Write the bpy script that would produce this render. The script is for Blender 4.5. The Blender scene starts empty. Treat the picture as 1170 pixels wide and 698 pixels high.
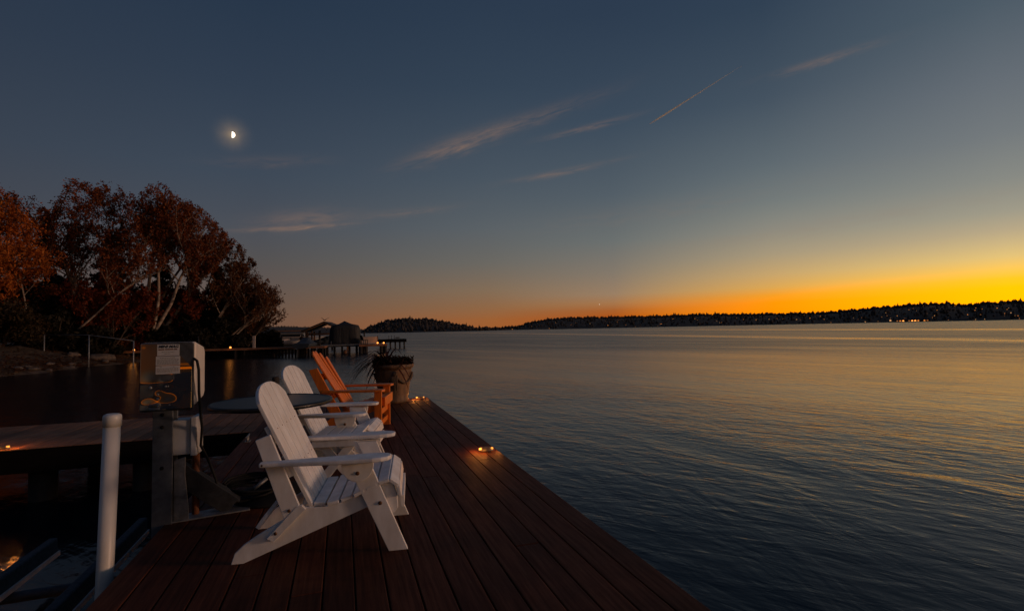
import bpy, bmesh, math, random
from mathutils import Vector, Matrix, Euler

# ------------------------------------------------------------------ camera
scene = bpy.context.scene
COL = scene.collection
rad = math.radians
WZ = -0.62                      # water level; the deck surface is z = 0

def s2l(c):
    return tuple((v / 12.92 if v <= 0.04045 else ((v + 0.055) / 1.055) ** 2.4) for v in [x / 255 for x in c])

cam = bpy.data.cameras.new('camera')
cam.lens = 17.85; cam.sensor_width = 36; cam.sensor_fit = 'HORIZONTAL'
cam.clip_start = 0.05; cam.clip_end = 60000
camo = bpy.data.objects.new('camera', cam); COL.objects.link(camo)
yaw, pitch, roll = rad(18.6), math.atan(27.5 / 580), rad(1.19)
fw = Vector((math.sin(yaw) * math.cos(pitch), math.cos(yaw) * math.cos(pitch), math.sin(pitch)))
r0 = Vector((math.cos(yaw), -math.sin(yaw), 0)); u0 = r0.cross(fw)
Rv = r0 * math.cos(roll) - u0 * math.sin(roll); Uv = u0 * math.cos(roll) + r0 * math.sin(roll)
M = Matrix((Rv, Uv, -fw)).transposed().to_4x4(); M.translation = (0, 0, 1.2)
camo.matrix_world = M
scene.camera = camo

# ------------------------------------------------------------------ world: dusk sky
world = bpy.data.worlds.new('World'); scene.world = world; world.use_nodes = True
SUN_AZ = 108.0                  # azimuth of the afterglow, degrees from +Y towards +X
wn = world.node_tree; wn.nodes.clear()
class NT:
    """tiny node builder"""
    def __init__(s, t): s.t = t
    def new(s, typ, **kw):
        n = s.t.nodes.new(typ)
        for k, v in kw.items(): setattr(n, k, v)
        return n
    def put(s, sock, v):
        if v is None: return
        if hasattr(v, 'is_output') or isinstance(v, bpy.types.NodeSocket): s.t.links.new(v, sock)
        else: sock.default_value = v
    def m(s, op, a, b=None, c=None, clamp=False):
        n = s.new('ShaderNodeMath', operation=op, use_clamp=clamp)
        s.put(n.inputs[0], a); s.put(n.inputs[1], b); s.put(n.inputs[2], c)
        return n.outputs[0]
    def rng(s, v, a, b, c=0., d=1., kind='LINEAR'):
        n = s.new('ShaderNodeMapRange', interpolation_type=kind)
        s.put(n.inputs[0], v)
        for i, x in enumerate((a, b, c, d)): n.inputs[i + 1].default_value = x
        return n.outputs[0]
    def ramp(s, f, stops):
        n = s.new('ShaderNodeValToRGB'); r = n.color_ramp
        while len(r.elements) < len(stops): r.elements.new(0.5)
        for e, (p, c) in zip(r.elements, stops): e.position = p; e.color = (*c, 1)
        s.put(n.inputs[0], f); return n.outputs[0]
    def mix(s, f, a, b, blend='MIX'):
        n = s.new('ShaderNodeMix', data_type='RGBA', blend_type=blend)
        s.put(n.inputs[0], f)
        for i, v in ((6, a), (7, b)):
            if isinstance(v, tuple): v = (*v[:3], 1)
            s.put(n.inputs[i], v)
        return n.outputs[2]
    def noise(s, vec, scale, detail=3, rough=0.5, dist=0.):
        n = s.new('ShaderNodeTexNoise'); s.put(n.inputs['Vector'], vec)
        n.inputs['Scale'].default_value = scale; n.inputs['Detail'].default_value = detail
        n.inputs['Roughness'].default_value = rough; n.inputs['Distortion'].default_value = dist
        return n.outputs[0]
    def xyz(s, x, y, z):
        n = s.new('ShaderNodeCombineXYZ')
        for i, v in enumerate((x, y, z)): s.put(n.inputs[i], v)
        return n.outputs[0]

W = NT(wn)
tc = W.new('ShaderNodeTexCoord').outputs['Generated']
sx = W.new('ShaderNodeSeparateXYZ'); W.put(sx.inputs[0], tc); X, Y, Z = sx.outputs
el = W.m('MULTIPLY', W.m('ARCSINE', Z), 57.29578)
az = W.m('MULTIPLY', W.m('ARCTAN2', X, Y), 57.29578)
hl = W.m('MAXIMUM', W.m('SQRT', W.m('ADD', W.m('MULTIPLY', X, X), W.m('MULTIPLY', Y, Y))), 1e-4)
cs = W.m('DIVIDE', W.m('ADD', W.m('MULTIPLY', X, math.sin(rad(SUN_AZ))), W.m('MULTIPLY', Y, math.cos(rad(SUN_AZ)))), hl)
dif = W.m('MULTIPLY', W.m('ARCCOSINE', W.m('MINIMUM', W.m('MAXIMUM', cs, -1.), 1.)), 57.29578)
p = W.m('SQRT', W.m('MAXIMUM', W.m('DIVIDE', el, 90.), 0.))
def st(*a):      # the glow is brighter in red than the photograph could record: its clipped 255s stand for more
    out = []
    for e, c in a:
        l = s2l(c); k = max(0., min(1., (c[0] - 236) / 18)) * max(0., min(1., (110 - c[2]) / 60)) * max(0., min(1., (c[1] - 138) / 60))
        out.append((math.sqrt(e / 90), (l[0] * (1 + 0.85 * k), l[1], l[2])))
    return out
top = (30, 46, 76)
rA = W.ramp(p, st((0, (255, 196, 0)), (1.5, (255, 204, 0)), (2.6, (255, 206, 4)), (3.3, (249, 204, 36)), (4.1, (244, 203, 88)), (5.1, (230, 196, 122)), (6.1, (208, 183, 131)), (7.2, (185, 168, 135)), (8.7, (160, 155, 137)), (11.3, (136, 138, 132)), (14.8, (116, 122, 125)), (19, (101, 109, 117)), (25, (76, 90, 102)), (40, (48, 64, 88)), (90, top)))
rB = W.ramp(p, st((0, (255, 148, 0)), (1.2, (254, 150, 0)), (2.2, (250, 154, 8)), (2.9, (240, 160, 38)), (3.7, (222, 168, 84)), (5.0, (200, 165, 109)), (7, (169, 153, 124)), (9.5, (140, 138, 127)), (12.5, (113, 121, 121)), (16, (94, 105, 112)), (22, (68, 82, 96)), (30, (49, 65, 83)), (45, (38, 55, 80)), (90, top)))
rC = W.ramp(p, st((0, (160, 90, 42)), (1.2, (156, 96, 52)), (2.6, (143, 103, 70)), (4.5, (130, 108, 86)), (7.5, (107, 104, 98)), (11.4, (90, 97, 102)), (17, (72, 84, 96)), (26, (52, 67, 84)), (34, (43, 58, 77)), (90, top)))
rD = W.ramp(p, st((0, (112, 82, 66)), (1.5, (110, 84, 69)), (3, (103, 84, 73)), (5, (95, 83, 78)), (7.5, (85, 82, 82)), (11, (74, 79, 88)), (16, (62, 73, 87)), (24, (49, 62, 79)), (32, (39, 54, 73)), (90, top)))
rE = W.ramp(p, st((0, (70, 58, 58)), (4, (64, 58, 62)), (10, (54, 58, 70)), (25, (40, 50, 66)), (90, top)))
sky = W.mix(W.rng(dif, 45, 62), rA, rB)
rM = W.ramp(p, st((0, (178, 80, 12)), (1.2, (174, 84, 22)), (1.9, (168, 96, 44)), (2.7, (166, 118, 76)), (3.7, (154, 127, 100)), (6, (132, 121, 107)), (9.5, (107, 112, 111)), (14.5, (83, 94, 103)), (22, (60, 75, 91)), (32, (45, 60, 79)), (90, top)))
sky = W.mix(W.rng(dif, 62, 78), sky, rM)
sky = W.mix(W.rng(dif, 78, 92), sky, rC)
sky = W.mix(W.rng(dif, 92, 116), sky, rD)
sky = W.mix(W.rng(dif, 120, 165), sky, rE)
rF = W.ramp(p, st((0, (44, 32, 24)), (0.24, (48, 34, 24)), (0.31, (250, 122, 14)), (0.40, (252, 124, 14)), (0.47, (56, 38, 24)), (0.62, (48, 34, 26)), (0.68, (150, 76, 16)), (0.74, (150, 76, 16)), (0.82, (50, 36, 28)), (2.2, (46, 34, 28)), (4, (40, 33, 31)), (10, (40, 42, 52)), (25, (36, 46, 62)), (90, top)))  # orange bands added behind the camera for the cabinet face to mirror
aback = W.m('ABSOLUTE', az)
sky = W.mix(W.rng(aback, 148, 172, 0, 1, 'SMOOTHSTEP'), sky, rF)
# afterglow core, beyond the right edge of the photograph
core = W.m('MULTIPLY', W.rng(dif, 0, 44, 1, 0, 'SMOOTHSTEP'), W.rng(el, 1, 12, 1, 0, 'SMOOTHSTEP'))
sky = W.mix(core, sky, (1.75, 0.56, 0.10), 'MIX')
# wisps of cirrus: centre azimuth / elevation, rotation, half length, half width, strength
WISPS = [(12.6, 20.1, 19, 5.4, 0.85, 0.50), (20.5, 22.7, 14, 8.0, 0.75, 0.24), (27.8, 21.6, 9, 4.2, 0.34, 0.34), (24.6, 17.2, 8, 5.2, 0.34, 0.36),
         (-4.6, 10.95, 7, 5.4, 0.24, 0.60), (-3.6, 12.0, 8, 4.6, 1.0, 0.30), (7.0, 13.1, 7, 5.2, 0.45, 0.22), (51.2, 24.0, 3, 3.7, 0.34, 0.44), (-7, 17.3, 8, 5.0, 0.6, 0.12),
         (36, 12.5, 4, 16, 1.2, 0.10), (52, 9.5, 3, 14, 0.9, 0.12)]
dens = None
for k, (a0, e0, ro, L, wd, sgt) in enumerate(WISPS):
    da = W.m('MULTIPLY', W.m('SUBTRACT', az, a0), math.cos(rad(e0)))
    de = W.m('SUBTRACT', el, e0)
    c_, s_ = math.cos(rad(ro)), math.sin(rad(ro))
    u = W.m('ADD', W.m('MULTIPLY', da, c_), W.m('MULTIPLY', de, s_))
    v = W.m('SUBTRACT', W.m('MULTIPLY', de, c_), W.m('MULTIPLY', da, s_))
    nz = W.noise(W.xyz(W.m('MULTIPLY', u, 0.33), W.m('MULTIPLY', v, 1.9), k * 7.3), 1.0, 5, 0.62, 0.6)
    vv = W.m('ADD', v, W.m('MULTIPLY', W.m('SUBTRACT', nz, 0.5), wd * 1.3))
    g = W.m('ADD', W.m('POWER', W.m('DIVIDE', u, L), 2.), W.m('POWER', W.m('DIVIDE', W.m('ABSOLUTE', vv), wd), 2.))
    g = W.m('MULTIPLY', W.m('EXPONENT', W.m('MULTIPLY', g, -1.2)), sgt)
    g = W.m('MULTIPLY', g, W.rng(nz, 0.30, 0.66))
    dens = g if dens is None else W.m('ADD', dens, g)
dens = W.m('MINIMUM', dens, 0.8)
sky = W.mix(dens, sky, s2l((150, 118, 97)))
# corona round the moon, lit by it in thin cloud
MAZ, MEL = rad(-10.4), rad(19.35)
MD = Vector((math.sin(MAZ) * math.cos(MEL), math.cos(MAZ) * math.cos(MEL), math.sin(MEL)))
dt = W.new('ShaderNodeVectorMath', operation='DOT_PRODUCT'); W.put(dt.inputs[0], tc); dt.inputs[1].default_value = MD
ang = W.m('MULTIPLY', W.m('ARCCOSINE', W.m('MINIMUM', dt.outputs['Value'], 1.)), 57.29578)
hal = W.m('MULTIPLY', W.m('POWER', W.rng(ang, 0.1, 2.3, 1, 0, 'LINEAR'), 3.0), W.rng(W.noise(tc, 60, 2), .2, .8, .5, .95))
sky = W.mix(hal, sky, s2l((150, 130, 108)))
bg = W.new('ShaderNodeBackground'); W.put(bg.inputs[0], sky); bg.inputs[1].default_value = 1.0
wo = W.new('ShaderNodeOutputWorld'); wn.links.new(bg.outputs[0], wo.inputs[0])

# ------------------------------------------------------------------ sun (last warm light of the afterglow)
sl = bpy.data.lights.new('sun', 'SUN'); sl.energy = 0.85; sl.angle = rad(6); sl.color = (1.0, 0.61, 0.42)
so = bpy.data.objects.new('sun', sl); COL.objects.link(so)
LAZ, LEL = rad(110), rad(6.5)
ld = Vector((math.sin(LAZ) * math.cos(LEL), math.cos(LAZ) * math.cos(LEL), math.sin(LEL)))
so.rotation_euler = ld.to_track_quat('Z', 'Y').to_euler(); so.location = (30, -15, 20)

vs = scene.view_settings
vs.view_transform = 'Standard'; vs.look = 'None'; vs.exposure = 0; vs.gamma = 1; vs.use_curve_mapping = False
cy = scene.cycles
cy.use_denoising = True; cy.max_bounces = 6; cy.diffuse_bounces = 3; cy.glossy_bounces = 3; cy.transparent_max_bounces = 8
cy.caustics_reflective = False; cy.caustics_refractive = False; cy.sample_clamp_indirect = 4

# ------------------------------------------------------------------ materials
def new_mat(name):
    m = bpy.data.materials.new(name); m.use_nodes = True
    n = NT(m.node_tree); b = m.node_tree.nodes['Principled BSDF']
    return m, n, b
def pmat(name, c1, c2=None, scale=6., rough=0.6, metal=0., bump=0., stretch=(1, 1, 1), detail=5, island=0., lo=0.35, hi=0.65, rough2=None, bdist=0.01, spec=0.5):
    m, n, b = new_mat(name)
    b.inputs['Roughness'].default_value = rough; b.inputs['Metallic'].default_value = metal
    b.inputs['Specular IOR Level'].default_value = spec
    tcx = n.new('ShaderNodeTexCoord').outputs['Object']
    mp = n.new('ShaderNodeMapping'); n.put(mp.inputs['Vector'], tcx); mp.inputs['Scale'].default_value = stretch
    nz = n.noise(mp.outputs[0], scale, detail, 0.6)
    f = n.rng(nz, lo, hi)
    col = n.mix(f, c1, c2 or c1)
    if island:
        ri = n.new('ShaderNodeNewGeometry').outputs['Random Per Island']
        k = n.rng(ri, 0, 1, 1 - island, 1 + island)
        col = n.mix(1.0, col, n.xyz(k, k, k), 'MULTIPLY')
    n.put(b.inputs['Base Color'], col)
    if rough2 is not None: n.put(b.inputs['Roughness'], n.rng(nz, lo, hi, rough, rough2))
    if bump:
        bp = n.new('ShaderNodeBump'); bp.inputs['Strength'].default_value = bump; bp.inputs['Distance'].default_value = bdist
        n.put(bp.inputs['Height'], nz); n.put(b.inputs['Normal'], bp.outputs[0])
    return m
def emat(name, c, s):
    m, n, b = new_mat(name)
    b.inputs['Base Color'].default_value = (0.6, 0.4, 0.2, 1)
    b.inputs['Emission Color'].default_value = (*c, 1); b.inputs['Emission Strength'].default_value = s
    return m

MT = {}
MT['white'] = pmat('white_poly_lumber', (0.83, 0.83, 0.83), (0.67, 0.645, 0.62), 4, 0.42, bump=0.12, stretch=(3, 3, 1), bdist=0.003)
MT['bolt'] = pmat('rusty_bolt', (0.10, 0.035, 0.015), (0.20, 0.10, 0.05), 60, 0.5, 0.6)
MT['orange'] = pmat('orange_painted_wood', (0.82, 0.205, 0.012), (0.64, 0.150, 0.012), 7, 0.45, bump=0.25, stretch=(6, 6, 1), bdist=0.004)
MT['deck'] = pmat('composite_deck', (0.108, 0.029, 0.011), (0.060, 0.016, 0.007), 3.5, 0.58, bump=0.35, stretch=(14, 0.7, 4), island=0.22, rough2=0.72, bdist=0.004, spec=0.16)
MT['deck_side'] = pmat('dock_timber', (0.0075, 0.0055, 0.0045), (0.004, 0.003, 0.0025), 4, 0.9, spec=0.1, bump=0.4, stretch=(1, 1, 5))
MT['walk'] = pmat('weathered_walk', (0.290, 0.132, 0.066), (0.180, 0.082, 0.044), 3.5, 0.7, bump=0.35, stretch=(14, 0.7, 4), island=0.35, bdist=0.004, spec=0.2)
MT['pile'] = pmat('creosote_pile', (0.035, 0.025, 0.018), (0.016, 0.012, 0.010), 5, 0.85, bump=0.5, stretch=(2, 2, .4))
MT['galv'] = pmat('galvanised_steel', (0.30, 0.31, 0.32), (0.17, 0.175, 0.18), 16, 0.5, 0.75, bump=0.08, rough2=0.68)
MT['postgalv'] = pmat('weathered_galvanised_post', (0.150, 0.162, 0.180), (0.080, 0.088, 0.10), 14, 0.65, 0.3, bump=0.1)
MT['galvdark'] = pmat('dull_steel', (0.085, 0.09, 0.098), (0.042, 0.045, 0.05), 22, 0.65, 0.4, bump=0.1)
MT['pvc'] = pmat('white_pvc', (0.70, 0.69, 0.66), (0.58, 0.56, 0.52), 8, 0.38, stretch=(1, 1, .3))
MT['plastic'] = pmat('pale_grey_plastic', (0.50, 0.51, 0.52), (0.42, 0.43, 0.44), 10, 0.45)
MT['cover'] = pmat('cream_cover', (0.62, 0.58, 0.53), (0.54, 0.50, 0.45), 8, 0.4)
MT['black'] = pmat('black_rubber', (0.010, 0.010, 0.011), (0.016, 0.016, 0.016), 20, 0.7, spec=0.2)
MT['channel'] = pmat('dark_painted_channel', (0.036, 0.039, 0.044), (0.018, 0.020, 0.022), 18, 0.7, spec=0.25)
MT['label'] = pmat('printed_label', (0.50, 0.50, 0.50), (0.44, 0.44, 0.44), 30, 0.5)
MT['ink'] = pmat('label_ink', (0.02, 0.02, 0.022), None, 5, 0.6)
MT['inkred'] = pmat('label_ink_brown', (0.10, 0.03, 0.015), None, 5, 0.6)
MT['greyink'] = pmat('label_ink_grey', (0.17, 0.17, 0.17), None, 5, 0.6)
MT['mesh'] = pmat('dark_metal_mesh', (0.003, 0.003, 0.003), (0.030, 0.027, 0.024), 55, 0.9, 0.0, spec=0.0, bump=0.6, detail=1, lo=.5, hi=.62)
MT['rim'] = pmat('dark_rim', (0.012, 0.012, 0.013), (0.02, 0.02, 0.02), 20, 0.4, 0.4)
MT['terra'] = pmat('weathered_planter', (0.230, 0.120, 0.056), (0.100, 0.055, 0.029), 9, 0.7, bump=0.5, stretch=(1.5, 1.5, .5), bdist=0.01)
MT['rustpipe'] = pmat('rusty_conduit', (0.22, 0.07, 0.02), (0.12, 0.04, 0.015), 12, 0.7)
MT['rope'] = pmat('old_rope', (0.15, 0.10, 0.065), (0.07, 0.045, 0.03), 60, 0.9, bump=0.6)
MT['soil'] = pmat('potting_soil', (0.015, 0.010, 0.007), (0.03, 0.02, 0.014), 30, 0.9)
MT['spike'] = pmat('red_strap_leaf', (0.050, 0.015, 0.010), (0.08, 0.026, 0.014), 20, 0.7, island=0.4, spec=0.1)
MT['petleaf'] = pmat('dark_bedding_leaf', (0.014, 0.011, 0.008), (0.034, 0.012, 0.008), 8, 0.8, island=0.6, spec=0.05)
MT['lens'] = emat('amber_lens', (1.0, 0.30, 0.045), 2.6)
MT['lensdim'] = emat('amber_lens_dim', (1.0, 0.42, 0.06), 0.75)
MT['lensfar'] = emat('amber_lamp', (1.0, 0.30, 0.05), 2.6)
MT['alu'] = pmat('cast_aluminium', (0.13, 0.13, 0.13), (0.08, 0.08, 0.08), 30, 0.5, 0.8)
MT['tarp'] = pmat('grey_boat_tarp', (0.014, 0.0145, 0.017), (0.008, 0.0085, 0.010), 1.2, 0.7, bump=0.7, stretch=(2, 2, .35), bdist=0.12)
MT['bluetarp'] = pmat('blue_boat_cover', (0.022, 0.034, 0.050), (0.014, 0.021, 0.030), 1.5, 0.7, bump=0.4, bdist=0.1)
MT['hull'] = pmat('white_hull', (0.20, 0.20, 0.20), (0.15, 0.15, 0.15), 2, 0.5)
MT['glass'] = pmat('dark_boat_glass', (0.02, 0.025, 0.03), None, 2, 0.08)
MT['cedar'] = pmat('cedar_beam', (0.30, 0.13, 0.05), (0.18, 0.075, 0.03), 3, 0.6, bump=0.3, stretch=(1, 1, 4))
MT['shingle'] = pmat('dark_shingles', (0.035, 0.032, 0.032), (0.02, 0.018, 0.018), 5, 0.8, bump=0.5)
MT['canvas'] = pmat('beige_screen', (0.40, 0.33, 0.29), (0.33, 0.27, 0.24), 3, 0.75)
MT['bank'] = pmat('gravel_bank', (0.085, 0.060, 0.042), (0.026, 0.014, 0.009), 2.2, 0.95, bump=1.0, detail=10, lo=.42, hi=.6, bdist=0.12)
MT['rock'] = pmat('pale_rock', (0.13, 0.10, 0.08), (0.05, 0.038, 0.03), 3.5, 0.9, bump=0.7, bdist=0.1)
MT['hill'] = pmat('wooded_ground', (0.013, 0.012, 0.012), (0.018, 0.015, 0.014), 0.02, 0.95)
MT['wood'] = pmat('far_conifers', (0.032, 0.029, 0.028), (0.048, 0.038, 0.033), 0.02, 0.95, island=0.6)
MT['houselight'] = emat('house_window_glow', (1.0, 0.30, 0.05), 0.9)
MT['houselight2'] = emat('house_window_pale', (1.0, 0.46, 0.16), 0.7)
MT['dimwin'] = emat('house_window_dim', (1.0, 0.34, 0.09), 0.28)
MT['housewall'] = pmat('shore_house_wall', (0.10, 0.075, 0.06), (0.06, 0.045, 0.04), .3, 0.8)
MT['bark'] = pmat('dark_bark', (0.040, 0.026, 0.018), (0.075, 0.048, 0.033), 5, 0.9, bump=0.6, stretch=(3, 3, .7))
MT['birch'] = pmat('pale_birch_bark', (0.40, 0.32, 0.26), (0.15, 0.105, 0.075), 3.0, 0.75, bump=0.3, stretch=(1, 1, 2.5))
MT['gullw'] = pmat('gull_feathers', (0.12, 0.12, 0.12), (0.05, 0.05, 0.05), 4, 0.7)
MT['moon'] = emat('sunlit_moon', (1.0, 0.88, 0.70), 3.0)
MT['star'] = emat('evening_star', (1.0, 0.78, 0.60), 0.75)
m, n, b = new_mat('ice_cloud'); MT['contrail'] = m
df = n.new('ShaderNodeBsdfDiffuse'); tl = n.new('ShaderNodeBsdfTranslucent'); mx = n.new('ShaderNodeMixShader')
df.inputs[0].default_value = (0.66, 0.84, 1.0, 1); tl.inputs[0].default_value = (0.66, 0.84, 1.0, 1)
m.node_tree.links.new(df.outputs[0], mx.inputs[1]); m.node_tree.links.new(tl.outputs[0], mx.inputs[2]); m.node_tree.links.new(mx.outputs[0], m.node_tree.nodes['Material Output'].inputs[0])

def leaf_mat(name, c1, c2, c3):
    m, n, b = new_mat(name)
    ri = n.new('ShaderNodeNewGeometry').outputs['Random Per Island']
    n.put(b.inputs['Base Color'], n.ramp(ri, [(0, c1), (0.5, c2), (1, c3)]))
    b.inputs['Roughness'].default_value = 0.65; b.inputs['Specular IOR Level'].default_value = 0.2
    t = n.new('ShaderNodeBsdfTranslucent'); n.put(t.inputs[0], n.ramp(ri, [(0, c1), (1, c3)]))
    mx = n.new('ShaderNodeMixShader'); mx.inputs[0].default_value = 0.25
    n.t.links.new(b.outputs[0], mx.inputs[1]); n.t.links.new(t.outputs[0], mx.inputs[2])
    n.t.links.new(mx.outputs[0], n.t.nodes['Material Output'].inputs[0])
    return m
MT['lf_orange'] = leaf_mat('orange_autumn_leaf', (0.27, 0.060, 0.008), (0.40, 0.100, 0.012), (0.48, 0.15, 0.02))
MT['lf_rust'] = leaf_mat('rust_autumn_leaf', (0.10, 0.021, 0.006), (0.165, 0.040, 0.010), (0.25, 0.074, 0.016))
MT['lf_red'] = leaf_mat('red_autumn_leaf', (0.10, 0.015, 0.006), (0.15, 0.028, 0.008), (0.22, 0.048, 0.012))
MT['lf_brown'] = leaf_mat('brown_autumn_leaf', (0.060, 0.020, 0.008), (0.11, 0.038, 0.012), (0.19, 0.075, 0.02))
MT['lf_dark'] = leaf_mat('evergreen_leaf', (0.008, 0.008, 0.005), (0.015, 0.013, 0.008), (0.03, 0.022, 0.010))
MT['lf_bush'] = leaf_mat('dark_bush_leaf', (0.020, 0.014, 0.007), (0.035, 0.022, 0.009), (0.065, 0.04, 0.014))

# mirror-like dented stainless sheet
m, n, b = new_mat('dented_stainless_sheet'); MT['steel'] = m
b.inputs['Metallic'].default_value = 1; b.inputs['Base Color'].default_value = (0.38, 0.34, 0.31, 1); b.inputs['Roughness'].default_value = 0.014
oc = n.new('ShaderNodeTexCoord').outputs['Object']
sp = n.new('ShaderNodeSeparateXYZ'); n.put(sp.inputs[0], oc)
hsum = None
for (cx, cz, r, a) in [(-0.065, 0.160, 0.055, 1.0), (0.012, 0.165, 0.03, 0.8), (-0.02, 0.09, 0.03, 0.5), (-0.02, 0.03, 0.05, 1.1), (0.04, 0.035, 0.04, 0.7), (-0.08, 0.03, 0.03, 0.6), (-0.10, 0.425, 0.05, 0.25), (0.15, 0.425, 0.05, 0.25)]:
    dx = n.m('SUBTRACT', sp.outputs[0], cx); dz = n.m('SUBTRACT', sp.outputs[2], cz)
    d2 = n.m('DIVIDE', n.m('ADD', n.m('MULTIPLY', dx, dx), n.m('MULTIPLY', dz, dz)), r * r)
    g = n.m('MULTIPLY', n.m('EXPONENT', n.m('MULTIPLY', d2, -1.)), a * 0.0034)
    hsum = g if hsum is None else n.m('ADD', hsum, g)
hsum = n.m('ADD', hsum, 0.0)
bp = n.new('ShaderNodeBump'); bp.inputs['Strength'].default_value = 1; bp.inputs['Distance'].default_value = 1.0
n.put(bp.inputs['Height'], hsum); n.put(b.inputs['Normal'], bp.outputs[0])

# broad weathering on the deck boards
for key in ('deck', 'walk'):
    m = MT[key]; n = NT(m.node_tree); b = m.node_tree.nodes['Principled BSDF']
    src = b.inputs['Base Color'].links[0].from_socket
    w_ = n.noise(n.new('ShaderNodeTexCoord').outputs['Object'], 1.3, 6, 0.65, 0.8)
    k_ = n.rng(w_, .3, .7, .62, 1.38)
    col = n.mix(1.0, src, n.xyz(k_, k_, k_), 'MULTIPLY')
    sp2 = n.noise(n.new('ShaderNodeTexCoord').outputs['Object'], 38, 2, 0.5)
    col = n.mix(n.m('MULTIPLY', n.rng(sp2, .70, .76), 0.35), col, (0.14, 0.08, 0.05))
    n.put(b.inputs['Base Color'], col)

# lake water: dark, mirror-like, stretched ripples
m, n, b = new_mat('lake_water'); MT['water'] = m
b.inputs['Base Color'].default_value = (0.0035, 0.008, 0.011, 1); b.inputs['IOR'].default_value = 1.333
pos = n.new('ShaderNodeNewGeometry').outputs['Position']
far_ = n.new('ShaderNodeVectorMath', operation='LENGTH'); n.put(far_.inputs[0], pos)     # open water is choppier than the sheltered water by the dock
mp = n.new('ShaderNodeMapping'); n.put(mp.inputs[0], pos); mp.inputs['Rotation'].default_value = (0, 0, rad(68))
def wnoise(sc, detail, dist, rough=.5, turn=0.):
    q = n.new('ShaderNodeMapping'); n.put(q.inputs[0], mp.outputs[0]); q.inputs['Scale'].default_value = sc
    if turn:
        q0 = n.new('ShaderNodeMapping'); n.put(q0.inputs[0], mp.outputs[0]); q0.inputs['Rotation'].default_value = (0, 0, rad(turn)); n.put(q.inputs[0], q0.outputs[0])
    return n.noise(q.outputs[0], 1.0, detail, rough, dist)
slick = n.rng(wnoise((0.006, 0.050, 1), 2, 0.3), 0.40, 0.60, 0.45, 1.0)
big = wnoise((0.28, 0.66, 1), 3, 1.4); mid_ = wnoise((0.85, 2.2, 1), 4, 1.3); fine = wnoise((2.6, 6.5, 1), 3, 1.0)
mid2 = wnoise((0.75, 1.9, 1), 3, 1.5, .5, 34); mid3 = wnoise((1.7, 4.6, 1), 3, 1.2, .5, -20)
gust = n.rng(wnoise((0.10, 0.26, 1), 4, 0.8, .55, 12), .34, .66, .68, 1.18)
hh = n.m('ADD', n.m('MULTIPLY', big, 0.030), n.m('ADD', n.m('MULTIPLY', mid_, 0.014), n.m('MULTIPLY', fine, 0.0065)))
hh = n.m('ADD', hh, n.m('ADD', n.m('MULTIPLY', mid2, 0.016), n.m('MULTIPLY', mid3, 0.013)))
hh = n.m('MULTIPLY', hh, gust)
hh = n.m('MULTIPLY', n.m('MULTIPLY', hh, slick), n.rng(far_.outputs['Value'], 4, 26, 0.62, 1.35))
bp = n.new('ShaderNodeBump'); bp.inputs['Strength'].default_value = 1.0; bp.inputs['Distance'].default_value = 1.0
n.put(bp.inputs['Height'], hh); n.put(b.inputs['Normal'], bp.outputs[0])
b.inputs['Specular Tint'].default_value = (1.0, 0.84, 0.93, 1)
# smooth slicks lying across the open water
px = n.new('ShaderNodeSeparateXYZ'); n.put(px.inputs[0], pos)
sl_ = None
for (xa, ya, xb, yb, wd) in [(162.5, 214.8, 113.7, 56.1, 6.0), (63.8, 111.8, 54.65, 27.0, 3.6)]:
    L_ = math.hypot(xb - xa, yb - ya); nx_, ny_ = (yb - ya) / L_, -(xb - xa) / L_; c_ = nx_ * xa + ny_ * ya
    dd_ = n.m('SUBTRACT', n.m('ADD', n.m('MULTIPLY', px.outputs[0], nx_), n.m('MULTIPLY', px.outputs[1], ny_)), c_)
    dd_ = n.m('ADD', dd_, n.m('MULTIPLY', n.m('SUBTRACT', wnoise((0.012, 0.06, 1), 3, 0.), 0.5), wd * 1.6))
    g_ = n.m('EXPONENT', n.m('MULTIPLY', n.m('POWER', n.m('DIVIDE', n.m('ABSOLUTE', dd_), wd), 2.), -1.))
    sl_ = g_ if sl_ is None else n.m('MAXIMUM', sl_, g_)
patch = n.m('MULTIPLY', n.m('SUBTRACT', wnoise((0.05, 0.35, 1), 4, 0.5), 0.5), 0.22)
rgh = n.m('ADD', n.rng(far_.outputs['Value'], 3, 60, 0.125, 0.285), n.m('MULTIPLY', patch, n.rng(far_.outputs['Value'], 8, 40)))
n.put(b.inputs['Roughness'], n.m('SUBTRACT', rgh, n.m('MULTIPLY', sl_, 0.13)))

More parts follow.
